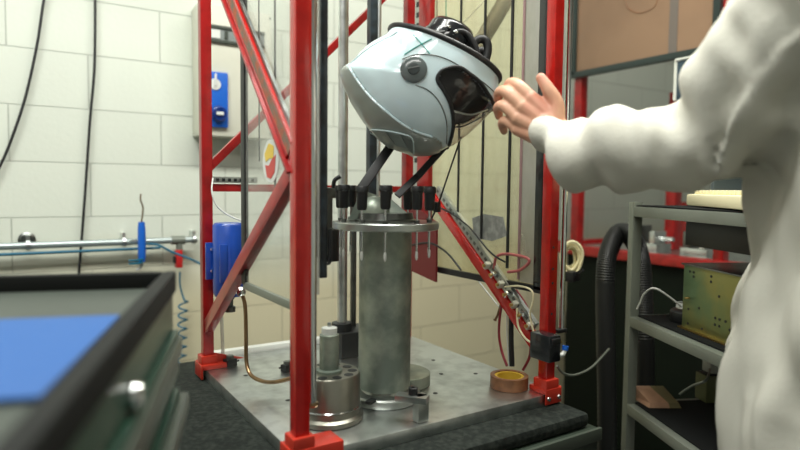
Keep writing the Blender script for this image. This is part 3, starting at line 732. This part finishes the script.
# pipe
pp = empty('air_pipe', (0, WY-.045, 1.0), 'grey compressed-air pipe running along the block wall', 'pipe')
yp = WY-.045; pz = P(100, 243, Y=yp).z
MB().cyl((-1.6, yp, pz), (.545, yp, pz), .011, 20).build('pipe_run', mat('galvanised', (.40, .46, .46), .35, .6), pp)
MB().cyl((-1.6, yp-.018, pz-.024), (.42, yp-.018, pz-.022), .0045, 12).build('thin_line', tealhose, pp)
tx = P(178, 241, Y=yp).x
tee = MB().cyl((tx-.022, yp, pz), (tx+.022, yp, pz), .015, 20); tee.cyl((tx+.004, yp, pz), (tx+.004, yp, pz-.035), .011, 18)
tee = tee.build('tee_fitting', mgrey, pp)
vx = P(178.5, 260, Y=yp).x
rv = MB().bb(vx-.011, vx+.011, yp-.016, yp+.012, pz-.095, pz-.033, .004).build('red_valve', redv, pp)
MB().bb(vx-.018, vx-.011, yp-.014, yp+.004, pz-.078, pz-.055, .001).build('valve_lever', blk, rv)
for x in (124, 28, 194):
    xx = P(x, 240, Y=yp).x
    c_ = MB().lathe([(.0155, -.005), (.0155, .005), (.0112, .005)], (xx, yp, pz), (1, 0, 0), 20); c_.bb(xx-.005, xx+.005, yp, WY, pz+.008, pz+.030)
    c_.build('pipe_clip', steel, pp)
hx = P(27, 240, Y=WY-.02)
MB().lathe([(.020, 0), (.024, .006), (.016, .010), (.014, .004), (0, .004)], (hx.x, WY-.001, hx.z), (0, -1, 0), 24).build('hook_boss', steeld, pp)
# coiled hose hanging from valve
ch = []
za = P(183, 274, Y=yp-.01); zb = P(182, 368, Y=yp-.01)
n_ = 260
base = [P(180, 272, Y=yp), P(180, 285, Y=yp), P(183, 297, Y=yp)]
ch = spline(base, 6)[:-1]
top_ = P(183.5, 300, Y=yp); bot = P(181, 372, Y=yp)
for i in range(n_+1):
    t = i/n_; c = top_.lerp(bot, t); a = 2*pi*8*t-pi/2
    ch.append(c+V((cos(a)*.015, sin(a)*.015+.0, 0)))
tag(MB().tube(ch, .0030, 8).build('coiled_hose', tealhose), 'teal coiled air hose hanging below the red valve on the wall', 'hose')
# air gun on hook
g0 = P(141.5, 222, Y=yp-.045); g1 = P(142, 262, Y=yp-.045)
ag = empty('air_blow_gun', g1, 'blue air blow gun hanging nozzle-up on the wall pipe', 'air gun')
MB().tube([g1, g1.lerp(g0, .15), g1.lerp(g0, .8), g0], [.009, .0125, .0125, .010], 14).build('handle', bluep, ag)
MB().tube(spline([g0+V((0, 0, -.002)), P(143, 208, Y=yp-.045), P(140.5, 200, Y=yp-.045), P(141, 194, Y=yp-.045)], 5), .0026, 8).build('nozzle', copper, ag)
MB().tube(spline([g1, P(140, 268, Y=yp-.045), P(136, 270, Y=yp-.045)], 4), .004, 8).build('swivel', steel, ag)
MB().tube([P(136, 265, Y=yp-.045)+V((cos(a)*.020, sin(a)*.020, .0016*a)) for a in [k*.3 for k in range(46)]], .0032, 8).build('hose_coil', tealhose, ag)
MB().tube(spline([P(128, 243, Y=yp-.012), P(133, 240, Y=yp-.048), P(141, 243, Y=yp-.040)], 4), .003, 8).build('hanger', steel, ag)
# hose from the pipe behind the gun to the rig
tag(MB().tube(spline([P(146, 244, Y=yp-.02), P(158, 245, Y=yp-.045), P(172, 252, Y=yp-.05), P(190, 259, Y=yp-.07), P(203, 266, Y=yp-.1), P(212, 280, Y=yp-.35), P(222, 284, Y=1.44), V((bc.x+.002, bc.y+.037, .975))], 6), .0038, 8).build('supply_hose', tealhose), 'thin dark teal hose sagging from the wall pipe to the blue tank', 'hose')

# ------------------------------------------------------------------ tool trolley in the foreground
TC = P(176, 271, D=.80); ta = yaw-R(14.3)
TU = V((sin(ta), cos(ta), 0)); TV = V((cos(ta), -sin(ta), 0))
rotT = Matrix((TV, TU, V((0, 0, 1)))).transposed()
tz = TC.z
tro = empty('tool_trolley', (TC-TU*.33-TV*.35).xy.to_3d(), 'dark green tool trolley with a shallow open top tray, nearest the camera', 'tool trolley')
def tl(a, b, z): return V((TC.x, TC.y, 0))+TV*a+TU*b+V((0, 0, z))
def tbox(mb, a0, a1, b0, b1, z0, z1, bev=0):
    c = tl((a0+a1)/2, (b0+b1)/2, (z0+z1)/2); mb.box(c, (a1-a0, b1-b0, z1-z0), rotT, bev); return mb
TW, TL = .72, .66
tbox(MB(), -TW, -.004, -TL, -.003, .14, tz-.0275, .003).build('trolley_body', trg, tro)
lip = MB()
tbox(lip, -.016, 0, -TL, 0, tz-.027, tz, .002); tbox(lip, -TW, -.016, -.016, 0, tz-.027, tz, .002)
tbox(lip, -TW, -TW+.016, -TL, -.016, tz-.027, tz, .002); tbox(lip, -TW+.016, -.016, -TL, -TL+.016, tz-.027, tz, .002)
lip.build('tray_rim', trd, tro)
tbox(MB(), -TW+.016, -.016, -TL+.016, -.016, tz-.024, tz-.020).build('tray_floor', trf, tro)
for zc_, hh in ((tz-.105, .06), (tz-.19, .075), (tz-.31, .11), (tz-.46, .15), (tz-.64, .17)):
    dr = tbox(MB(), -.004, .004, -TL+.02, -.015, zc_-hh/2+.004, zc_+hh/2, .001).build('drawer', trg, tro)
    tbox(MB(), .0035, .008 if zc_ > tz-.15 else .016, -TL+.02, -.010, zc_+hh/2-.052+.02, zc_+hh/2-.008, .004).build('drawer_handle', trl, dr)
lk = P(125, 389, D=.46)
la = tl(.004, -.30, tz-.062)
lc = MB().lathe([(.011, 0), (.011, .006), (.009, .010), (0, .011)], tl(-.003, -.315, tz-.060), TV, 24).build('lock', chrome, tro)
for a_, b_ in ((-.05, -.05), (-.05, -TL+.05), (-TW+.05, -.05), (-TW+.05, -TL+.05)):
    c = tl(a_, b_, .05)
    cs = MB().cyl(c-TV*.015, c+TV*.015, .05, 28).build('caster_wheel', blk, tro)
    MB().box(c+V((0, 0, .06)), (.05, .05, .06), rotT, .003).build('caster_fork', steel, cs)
bmat = MB(); m0 = P(118, 315, z=tz-.019); 
def totl(p): d = p-V((TC.x, TC.y, 0)); return d.dot(TV), d.dot(TU)
a1_, b1_ = totl(P(120, 315, z=tz-.016)); a2_, b2_ = totl(P(5, 399, z=tz-.016))
tbox(bmat, -TW+.05, a1_, b2_, b1_, tz-.0195, tz-.0155, .001)
tag(bmat.build('tool_mat', matb), 'bright blue foam mat lying in the tray of the tool trolley', 'mat')

# ------------------------------------------------------------------ second machine on the right
sm_ = empty('test_machine', (2.55, 1.3, 0), 'second red-framed test machine with a black cabinet at the right', 'test machine')
MX = 2.1
MB().bb(MX, 3.0, .55, P(566, 300, X=MX).y, 0, .925, .004).build('cabinet_body', darkbody, sm_)
rr = MB().bb(MX-.03, MX+.01, .5, 1.92, .918, .958, .002).build('front_beam', red, sm_)
MB().bb(MX, 3.0, 1.90, 1.94, .93, .965, .002).build('rear_beam', red, sm_)
MB().bb(MX+.01, 3.0, .55, 1.90, .925, .945).build('table_plate', steel, sm_)
p2 = P(579, 160, X=MX+.0)
MB().bb(MX-.02, MX+.02, p2.y-.02, p2.y+.02, .93, 2.4, .002).build('post', red, sm_)
p3 = P(731, 20, X=MX); MB().bb(MX-.02, MX+.02, p3.y-.018, p3.y+.018, .95, 2.4, .002).build('post', red, sm_)
p4 = P(678, 80, X=MX+.3); MB().bb(MX+.28, MX+.33, p4.y-.02, p4.y+.025, .95, 1.62, .002).build('post', red, sm_)
p5 = P(675, 226, X=MX+.46); MB().bb(p5.x-.03, p5.x+.05, p5.y-.03, p5.y+.03, .945, 1.15, .003).build('pedestal', redb, sm_)
# tinted panel in black frame
TPX = MX-.03
a = P(576, 75, X=TPX); b = P(714, 50, X=TPX); zb = a.z
tp = MB().bb(TPX, TPX+.006, b.y, a.y, zb, 2.35).build('tinted_panel', brown, sm_)
fr_ = MB().bb(TPX-.012, TPX+.012, b.y-.012, a.y+.022, zb-.014, zb+.012, .002); fr_.bb(TPX-.012, TPX+.012, a.y-.002, a.y+.022, zb, 2.36, .002); fr_.bb(TPX-.012, TPX+.012, b.y-.022, b.y+.004, zb, 2.36, .002)
fr_.build('panel_frame', mat('dark_slate_frame', (.018, .03, .028), .35), sm_)
MB().tube(spline([P(625, -5, X=TPX-.001), P(628, 8, X=TPX-.001), P(640, 13, X=TPX-.001), P(655, 6, X=TPX-.001), P(658, -8, X=TPX-.001)], 6), .0015, 6).build('panel_scratch', tan, tp)
q = P(674, 30, X=TPX-.001)
MB().bb(TPX-.002, TPX, q.y-.014, q.y+.02, zb+.012, 2.35).build('panel_stripe', mat('brown_grey_stripe', (.14, .115, .10), .2), tp)
# blue bracket behind the arm
c = P(700, 70, X=1.9)
bx = MB().bb(c.x-.01, c.x+.01, c.y-.09, c.y+.075, c.z-.09, c.z+.04, .003).build('blue_control_box', mat('slate_blue', (.03, .06, .09), .4), sm_)
MB().bar((c.x-.012, c.y+.08, c.z+.045), (c.x-.012, c.y-.09, c.z+.045), .006, .006, (0, 0, 1)).build('white_trim', white, bx)
MB().bb(c.x-.011, c.x+.03, c.y+.075, c.y+.085, c.z-.09, c.z+.045).build('white_trim', white, bx)
# vices on the table
def vice(px, py, s_, lab):
    o = P(px, py, X=MX+.12); o.z = .946
    v = empty('vice_clamp', o, lab, 'vice')
    MB().box(o+V((0, 0, .02*s_)), (.10*s_, .12*s_, .04*s_), None, .003).build('vice_base', steel, v)
    MB().box(o+V((0, .04*s_, .075*s_)), (.08*s_, .03*s_, .07*s_), None, .004).build('vice_jaw', steeld, v)
    MB().box(o+V((0, -.03*s_, .065*s_)), (.08*s_, .025*s_, .05*s_), None, .004).build('vice_jaw', steel, v)
    MB().cyl(o+V((0, -.1*s_, .06*s_)), o+V((0, .0, .06*s_)), .009*s_, 14).build('vice_screw', chrome, v)
vice(651, 243, 1.0, 'grey machine vice on the far table, just right of the shelf post')
vice(700, 243, .9, 'grey machine vice on the far table, above the olive metal box')
# handwheel coil on post 1 and hose
hw = empty('rope_coil', P(572, 258, D=1.75), 'coil of cream rope hanging on the black cabinet beside the red post', 'rope')
cw = P(571, 258, D=1.75)
for k, r_ in ((0, .042), (1, .030), (2, .038), (3, .035), (4, .024)):
    MB().tube([cw+V((0, 0, 0))+RT*(cos(a)*r_*.7)+V((0, 0, 1))*(sin(a)*r_*1.15)+FW*(.006*k-.01)+RT*(.002*sin(3*a+k)) for a in [j*2*pi/40 for j in range(40)]], .0045, 8, closed=True).build('rope_loop', cream, hw)
MB().box(P(572, 276, D=1.75), (.05, .03, .03), .3, .004).build('rope_bracket', blk, hw)
MB().bar(P(570, 277, D=1.75), P(583, 270, D=1.72), .008, .008).build('bracket_lever', blk, hw)
# ribbed black hose
HD = 1.74
hp = [(607, 460), (607, 400), (606, 350), (605, 300), (606, 265), (611, 245), (619, 233), (628, 234), (636, 245), (641, 262), (643, 290), (644, 320), (645, 355), (645, 400)]
hsp = spline([P(x, y, D=HD+(.03 if i > 7 else 0)) for i, (x, y) in enumerate(hp)], 24)
tag(MB().tube(hsp, [.027+.0008*(1 if i % 2 else -1) for i in range(len(hsp))], 14).build('ribbed_hose', mat('hose_black', (.010, .011, .011), .5)), 'thick black ribbed hose looped over behind the grey shelf post', 'hose')

# ------------------------------------------------------------------ grey rack shelf
SP = P(634, 260, D=1.60); SA = V((-.44, -.898, 0)).normalized(); SB = V((.898, -.44, 0)).normalized()
SL, SW = .56, .42
rack = empty('rack_shelf', (SP+SA*SL/2+SB*SW/2).xy.to_3d(), 'grey square-tube rack with three dark shelves behind the coated person', 'shelf')
s0 = V((SP.x, SP.y, 0)); rotS = Matrix((SB, -SA, V((0, 0, 1)))).transposed()
def sl(a, b, z): return s0+SA*a+SB*b+V((0, 0, z))
for a_ in (0, SL):
    for b_ in (0, SW): MB().box(sl(a_, b_, .589), (.025, .025, 1.162), rotS, .001).build('upright', mgrey, rack)
for z_ in (1.158, .866, .630):
    for b_ in (0, SW): MB().box(sl(SL/2, b_, z_-.013), (.024, SL, .026), rotS, .001).build('rail', mgrey, rack)
    for a_ in (0, SL): MB().box(sl(a_, SW/2, z_-.013), (SW, .024, .026), rotS, .001).build('rail', mgrey, rack)
    MB().box(sl(SL/2, SW/2, z_+.001), (SW+.012 if z_ > 1 else SW-.02, SL-.02, .006), rotS).build('shelf_board', blkm, rack)
zt_ = 1.158+.0045
# keyboard
kq = P(722, 200, D=1.30); kq.z = zt_
kb = empty('keyboard', kq.copy(), 'cream computer keyboard lying on top of the grey rack', 'keyboard')
kd = V((.55, -.83, 0)).normalized()
kd = (P(748, 214, D=1.14)-P(688, 196, D=1.50)); kd.z = 0; kd.normalize(); ke = V((kd.y, -kd.x, 0)); ke = ke if ke.dot(RT) > 0 else -ke
rotK = Matrix((kd, ke, V((0, 0, 1)))).transposed()
kc = kq + ke*.06; kc.z = zt_
MB().box(kc+V((0, 0, .016)), (.40, .15, .028), rotK, .006).build('keyboard_case', cream, kb)
kys = MB()
for i in range(16):
    for j in range(5):
        kys.box(kc+kd*(-.18+i*.024)+ke*(-.05+j*.024)+V((0, 0, .035)), (.019, .019, .010), rotK, .002)
tag(kys.build('keys', cream, kb), kind='stuff')
# monitor back behind keyboard
mq = P(728, 180, D=1.5)
mo = empty('display_unit', V((mq.x, mq.y, zt_)), 'small dark display with a pale top edge standing behind the keyboard', 'display')
mq.z = zt_
rv_ = V((RT.x, RT.y, 0)).normalized(); rotM = Matrix((rv_, V((-rv_.y, rv_.x, 0)), V((0, 0, 1)))).transposed()
MB().box(mq+V((0, 0, .045))+rv_*.03, (.14, .02, .088), rotM, .003).build('display_case', mat('dark_glass', (.06, .08, .09), .2), mo)
MB().box(mq+V((0, 0, .090))+rv_*.03-V((-rv_.y, rv_.x, 0))*.006, (.145, .03, .006), rotM, .001).build('display_top', alum, mo)
# black module hanging under the top shelf
mb_ = MB().box(sl(.26, .16, 1.158-.026-.033), (.20, .26, .062), rotS, .004)
tag(mb_.build('black_module', blk), 'black equipment module fixed under the top shelf of the grey rack', 'equipment')
# gold box on middle shelf
g_a = .155; gz = .870
gb = empty('power_supply_box', sl(g_a+.20, .15, gz), 'olive chromated metal box on the middle shelf of the grey rack', 'metal box')
GX0 = .035
MB().box(sl(g_a+.17, GX0+.11, gz+.078), (.20, .34, .150), rotS, .001).build('box_body', gold, gb)
MB().box(sl(g_a+.17, GX0+.11, gz+.155), (.21, .35, .004), rotS, .001).build('box_lid', steeld, gb)
MB().box(sl(g_a+.17, GX0+.008, gz+.002), (.012, .35, .003), rotS).build('box_flange', brass, gb)
random.seed(4)
for (a_, z_) in ((.02, .14), (.035, .14), (.035, .13), (.10, .14), (.10, .128), (.12, .05), (.135, .05), (.135, .035), (.12, .035), (.155, .05), (.17, .035), (.02, .05), (.02, .015), (.06, .06), (.075, .015), (.13, .10)):
    c = sl(g_a+a_+.005, GX0+.0095, gz+z_)
    MB().cyl(c-SB*.0008, c+SB*.001, .003, 10).build('rivet_hole', blk, gb)
MB().cyl(sl(g_a+.02, GX0+.004, gz+.075), sl(g_a+.035, GX0+.004, gz+.078), .0022, 8).build('latch_pin', brass, gb)
# black disc with white cable coil
dq = P(672, 300, z=.90); dq = sl(.10, .10, gz)
rd = empty('cable_spool', dq, 'flat black spool with white cable wound on it, left of the olive box', 'cable spool')
MB().lathe([(0, .001), (.044, .001), (.046, .004), (.046, .026), (.042, .030), (0, .030)], dq, (0, 0, 1), 36).build('spool_body', blk, rd)
MB().tube([dq+V((cos(a)*(.030+.003*sin(a*.37)), sin(a)*.030, .035+.0022*a/3)) for a in [k*.3 for k in range(64)]], .0024, 8).build('cable_coil', white, rd)
wc_ = [dq+V((-.03, 0, .04)), P(657, 289, D=1.5), P(645, 293, D=1.53), P(640, 303, D=1.55), P(637, 309, D=1.56)]
MB().tube(spline(wc_, 8), .0024, 8).build('cable_tail', white, rd)
# lower shelf items
lz = .634
wq = P(655, 402, z=lz+.001)
wbk = empty('wooden_wedge', wq, 'pale pinkish wooden wedge on the lowest shelf of the grey rack', 'wood piece')
wr_ = V((RT.x, RT.y, 0)).normalized(); wf_ = V((-wr_.y, wr_.x, 0))
def wp(a_, f_, z_): return wq+wr_*a_+wf_*f_+V((0, 0, z_))
wmb = MB(); 
def hexa(mb, b8):
    v = [mb.bm.verts.new(p) for p in b8]
    for f in ((0, 1, 2, 3), (7, 6, 5, 4), (0, 4, 5, 1), (1, 5, 6, 2), (2, 6, 7, 3), (3, 7, 4, 0)): mb.bm.faces.new([v[i] for i in f])
hexa(wmb, [wp(-.035, -.045, 0), wp(.020, -.045, 0), wp(.005, .045, 0), wp(-.05, .045, 0), wp(-.030, -.04, .012), wp(.018, -.04, .012), wp(-.004, .03, .034), wp(-.045, .03, .034)])
wmb.build('block_front', wood, wbk, flat=True)
wmb = MB(); hexa(wmb, [wp(.020, -.045, 0), wp(.05, -.045, 0), wp(.045, .045, 0), wp(.005, .045, 0), wp(.018, -.04, .012), wp(.045, -.04, .012), wp(.034, .03, .034), wp(-.004, .03, .034)])
wmb.build('block_end', woodo, wbk, flat=True)
oq = P(716, 402, z=lz+.001)
ob = empty('transformer_box', oq, 'small olive box under a pale plug adapter on the lowest shelf', 'box')
MB().box(oq+V((0, .02, .036)), (.05, .05, .072), rotS, .002).build('box_case', mat('olive_plastic', (.12, .13, .05), .5), ob)
MB().box(oq+V((0, .02, .0735)), (.04, .04, .003), rotS).build('box_lid', blk, ob)
aq = oq+V((.01, .015, .076))
ad = empty('plug_adapter', aq, 'pale grey plug adapter with cord, sitting on the small olive box', 'adapter')
MB().box(aq+V((0, 0, .018)), (.045, .04, .034), rotS, .005).build('adapter_case', mat('pale_grey_plastic', (.42, .43, .38), .45), ad)
MB().tube(spline([aq+V((-.02, 0, .012)), P(706, 380, D=1.36), P(692, 386, D=1.40), P(680, 394, D=1.45)], 8), .003, 8).build('adapter_cord', mgrey, ad)
#PERSON
def cap_blob(mb, a, b, ra, rb, n=6):
    a, b = V(a), V(b)
    for i in range(n+1):
        t = i/n; mb.sph(a.lerp(b, t), ra*(1-t)+rb*t)
def limb(mb, pts, rs, seg=18, n=6):
    sp3 = spline([V(p) for p in pts], n); rs3 = [v.x for v in spline([V((r, 0, 0)) for r in rs], n)]
    mb.tube(sp3, rs3, seg); mb.sph(sp3[0], rs3[0]); mb.sph(sp3[-1], rs3[-1])
def remeshed(mb, voxel, smooth=3, deform=None):
    me = bpy.data.meshes.new('tmp'); mb.bm.to_mesh(me); mb.bm.free()
    o = bpy.data.objects.new('tmp', me); col.objects.link(o)
    r = o.modifiers.new('r', 'REMESH'); r.mode = 'VOXEL'; r.voxel_size = voxel
    s_ = o.modifiers.new('s', 'SMOOTH'); s_.iterations = smooth; s_.factor = .5
    dg = bpy.context.evaluated_depsgraph_get(); dg.update()
    m2 = bpy.data.meshes.new_from_object(o.evaluated_get(dg))
    bpy.data.objects.remove(o)
    k = MB(); k.bm.from_mesh(m2); bpy.data.meshes.remove(m2)
    if deform:
        k.bm.normal_update()
        for v in k.bm.verts: v.co += v.normal*deform(v.co)
    return k
FH = V((sin(yaw), cos(yaw), 0)); RH = V((cos(yaw), -sin(yaw), 0))
def W(l, d, z): return RH*l+FH*d+V((0, 0, z))
TL0, TD0 = .60, .75     # torso centre
root = W(TL0, TD0, 0)
per = empty('person', root, 'person in a white lab coat at the right edge, left arm reaching toward the helmet', 'person')
elb = P(722, 142, D=.84); sh = W(.50, .66, 1.455); el = P(722, 132, D=.84); wr0 = P(556, 134, D=1.0)
shb = W(.60, .86, 1.40)
body = MB()
# torso, neck, hips (facing -RH)
for z_, a_, b_ in ((.92, .09, .13), (1.0, .085, .12), (1.1, .085, .115), (1.2, .09, .125), (1.3, .095, .135), (1.38, .085, .12), (1.44, .06, .08)):
    t = bmesh.new(); bmesh.ops.create_uvsphere(t, u_segments=24, v_segments=14, radius=1)
    t.transform(Matrix.Translation(W(TL0, TD0, z_)) @ Matrix((RH*a_, FH*b_, V((0, 0, .09)))).transposed().to_4x4()); body.add(t)
limb(body, [W(TL0, TD0, 1.42), W(TL0-.02, TD0, 1.50), W(TL0-.03, TD0, 1.56)], [.06, .055, .055])
body.sph(W(TL0-.04, TD0, 1.655), .085, .95, .9, 1.28); body.sph(W(TL0-.075, TD0, 1.61), .055, 1, .9, 1)
limb(body, [W(TL0-.118, TD0, 1.672), W(TL0-.140, TD0, 1.635)], [.009, .014], 10, 3)
for s_ in (-1, 1):
    body.sph(W(TL0-.03, TD0+s_*.08, 1.65), .022, .8, .5, 1.3)
    hp_ = W(TL0, TD0+s_*.09, .92)
    limb(body, [hp_, W(TL0-.01, TD0+s_*.10, .5), W(TL0+.01, TD0+s_*.10, .09)], [.088, .056, .042])
    limb(body, [W(TL0+.02, TD0+s_*.10, .05), W(TL0-.13, TD0+s_*.11, .035)], [.04, .032])
limb(body, [shb, W(.64, .92, 1.15), W(.56, .93, .93)], [.045, .036, .028])
body.sph(W(.54, .93, .87), .04, .8, .5, 1.2)
limb(body, [sh, elb, elb.lerp(wr0, .75)], [.042, .034, .028])
bd = remeshed(body, .009, 4)
# hand and wrist, finer
hd = MB()
HD0 = 1.0
def hp3(x, y, d): return P(x, y, D=d)
limb(hd, [P(625, 147, D=.935), P(590, 144, D=.97), wr0, hp3(547, 126, 1.005)], [.030, .028, .026, .026])
# palm as a fan of blobs
for (x0, y0, x1, y1, r0_, r1_, d1) in ((550, 118, 531, 99, .021, .0135, 1.01), (547, 124, 523, 107, .020, .0135, 1.012), (545, 131, 518, 118, .020, .013, 1.017), (543, 137, 518, 129, .019, .012, 1.025)):
    limb(hd, [hp3(x0, y0, 1.005), hp3(x1, y1, d1)], [r0_, r1_], 14)
def finger(pts, rs): limb(hd, [hp3(*p) for p in pts], rs, 14, 5)
finger([(531, 99, 1.01), (519, 86, 1.02), (511, 83, 1.04), (509, 88, 1.058)][:3]+[(507, 87, 1.055)], [.0125, .0105, .0095, .008])
finger([(523, 107, 1.012), (508, 93, 1.025), (500, 92, 1.048), (498, 99, 1.062)], [.0125, .0105, .0095, .008])
finger([(518, 118, 1.017), (504, 106, 1.03), (498, 108, 1.052), (499, 116, 1.064)], [.012, .010, .009, .0075])
finger([(518, 129, 1.025), (506, 121, 1.038), (502, 124, 1.054), (504, 131, 1.062)], [.011, .009, .008, .007])
finger([(554, 121, 1.0), (556, 104, .995), (548, 89, .995), (541, 78, 1.0)], [.019, .0135, .011, .0085])
hdr = remeshed(hd, .0021, 3)
me_ = bpy.data.meshes.new('t2'); hdr.bm.to_mesh(me_); hdr.bm.free(); bd.bm.from_mesh(me_)
bd.build('body', skin, per, angle=180)
# fingernail on the thumb
hair = MB(); hair.sph(W(TL0-.025, TD0, 1.69), .095, 1.0, .97, 1.08); hair.sph(W(TL0+.01, TD0, 1.63), .08, .9, 1, 1.1)
hair = remeshed(hair, .006, 2, lambda c: .004*noise.noise(c*60))
bmesh.ops.delete(hair.bm, geom=[v for v in hair.bm.verts if ((v.co-W(TL0-.075, TD0, 0)).dot(RH) < 0 and v.co.z < 1.71)], context='VERTS')
hair.build('hair', hairm, per, angle=180)
# lab coat
ct = MB()
prof = [(.62, .135, .215, -.01), (.78, .132, .212, -.01), (.92, .135, .208, -.012), (1.0, .130, .195, -.008), (1.1, .128, .185, -.002), (1.2, .135, .190, 0), (1.3, .138, .195, 0), (1.38, .125, .185, 0), (1.43, .095, .14, 0), (1.465, .07, .09, 0)]
rings = []
for z_, a_, b_, o_ in prof:
    ring = []
    for k in range(48):
        t = 2*pi*k/48; c_, s__ = cos(t), sin(t)
        ring.append(ct.bm.verts.new(W(TL0+o_+.014+a_*abs(c_)**.85*(1 if c_ > 0 else -1), TD0+b_*abs(s__)**.85*(1 if s__ > 0 else -1), z_)))
    rings.append(ring)
for A, B in zip(rings, rings[1:]):
    for k in range(48): ct.bm.faces.new((A[k], A[(k+1) % 48], B[(k+1) % 48], B[k]))
ct.bm.faces.new(rings[0][::-1]); ct.bm.faces.new(rings[-1])
cuff = P(541, 134, D=1.0)
limb(ct, [sh+V((0, 0, .0)), sh.lerp(el, .5)+V((0, 0, .012)), el+V((0, 0, .002)), P(662, 147, D=.90), P(603, 153, D=.95), P(572, 152, D=.98), P(560, 146, D=.992), P(553, 142, D=.998)], [.082, .086, .078, .072, .067, .059, .048, .038], 24, 8)
limb(ct, [shb, W(.65, .93, 1.15), W(.57, .94, .95)], [.078, .064, .05], 20, 6)
ax_ = (el-wr0).normalized()
def wrinkle(c):
    x = c-el; al = x.dot(ax_); pr_ = x-ax_*al
    onarm = 1 if (c-W(TL0, TD0, c.z)).length > .19 and c.z > 1.1 else 0
    if onarm:
        q_ = V((al*15, pr_.dot(HU)*6, c.z*9+al*6))
    else:
        q_ = V((c.x*13, c.y*13, c.z*5+c.x*4))
    w1 = noise.noise(q_); w2 = noise.noise(q_*2.1+V((3, 1, 7)))
    w3 = noise.noise(V((c.x*4, c.y*4, c.z*4)))
    return (.026*w1 + .011*w2 + .012*w3) if onarm else (.026*w1 + .014*w2 + .008*w3)
cto = remeshed(ct, .0065, 3, wrinkle)
cto.build('lab_coat', coat_m, per, angle=180)
# cuff opening edge
cd_ = (P(543, 135, D=.998)-P(556, 139, D=.99)).normalized()
# trousers and shoes
trs = MB()
for s_ in (-1, 1):
    limb(trs, [W(TL0, TD0+s_*.09, .95), W(TL0-.01, TD0+s_*.10, .5), W(TL0+.01, TD0+s_*.10, .10)], [.105, .08, .062])
remeshed(trs, .01, 3).build('trousers', dkcloth, per, angle=180)
for s_ in (-1, 1):
    s2_ = MB(); limb(s2_, [W(TL0+.05, TD0+s_*.10, .045), W(TL0-.06, TD0+s_*.105, .045), W(TL0-.16, TD0+s_*.115, .035)], [.045, .046, .035])
    remeshed(s2_, .006, 2).build('shoe', blk, per, angle=180)
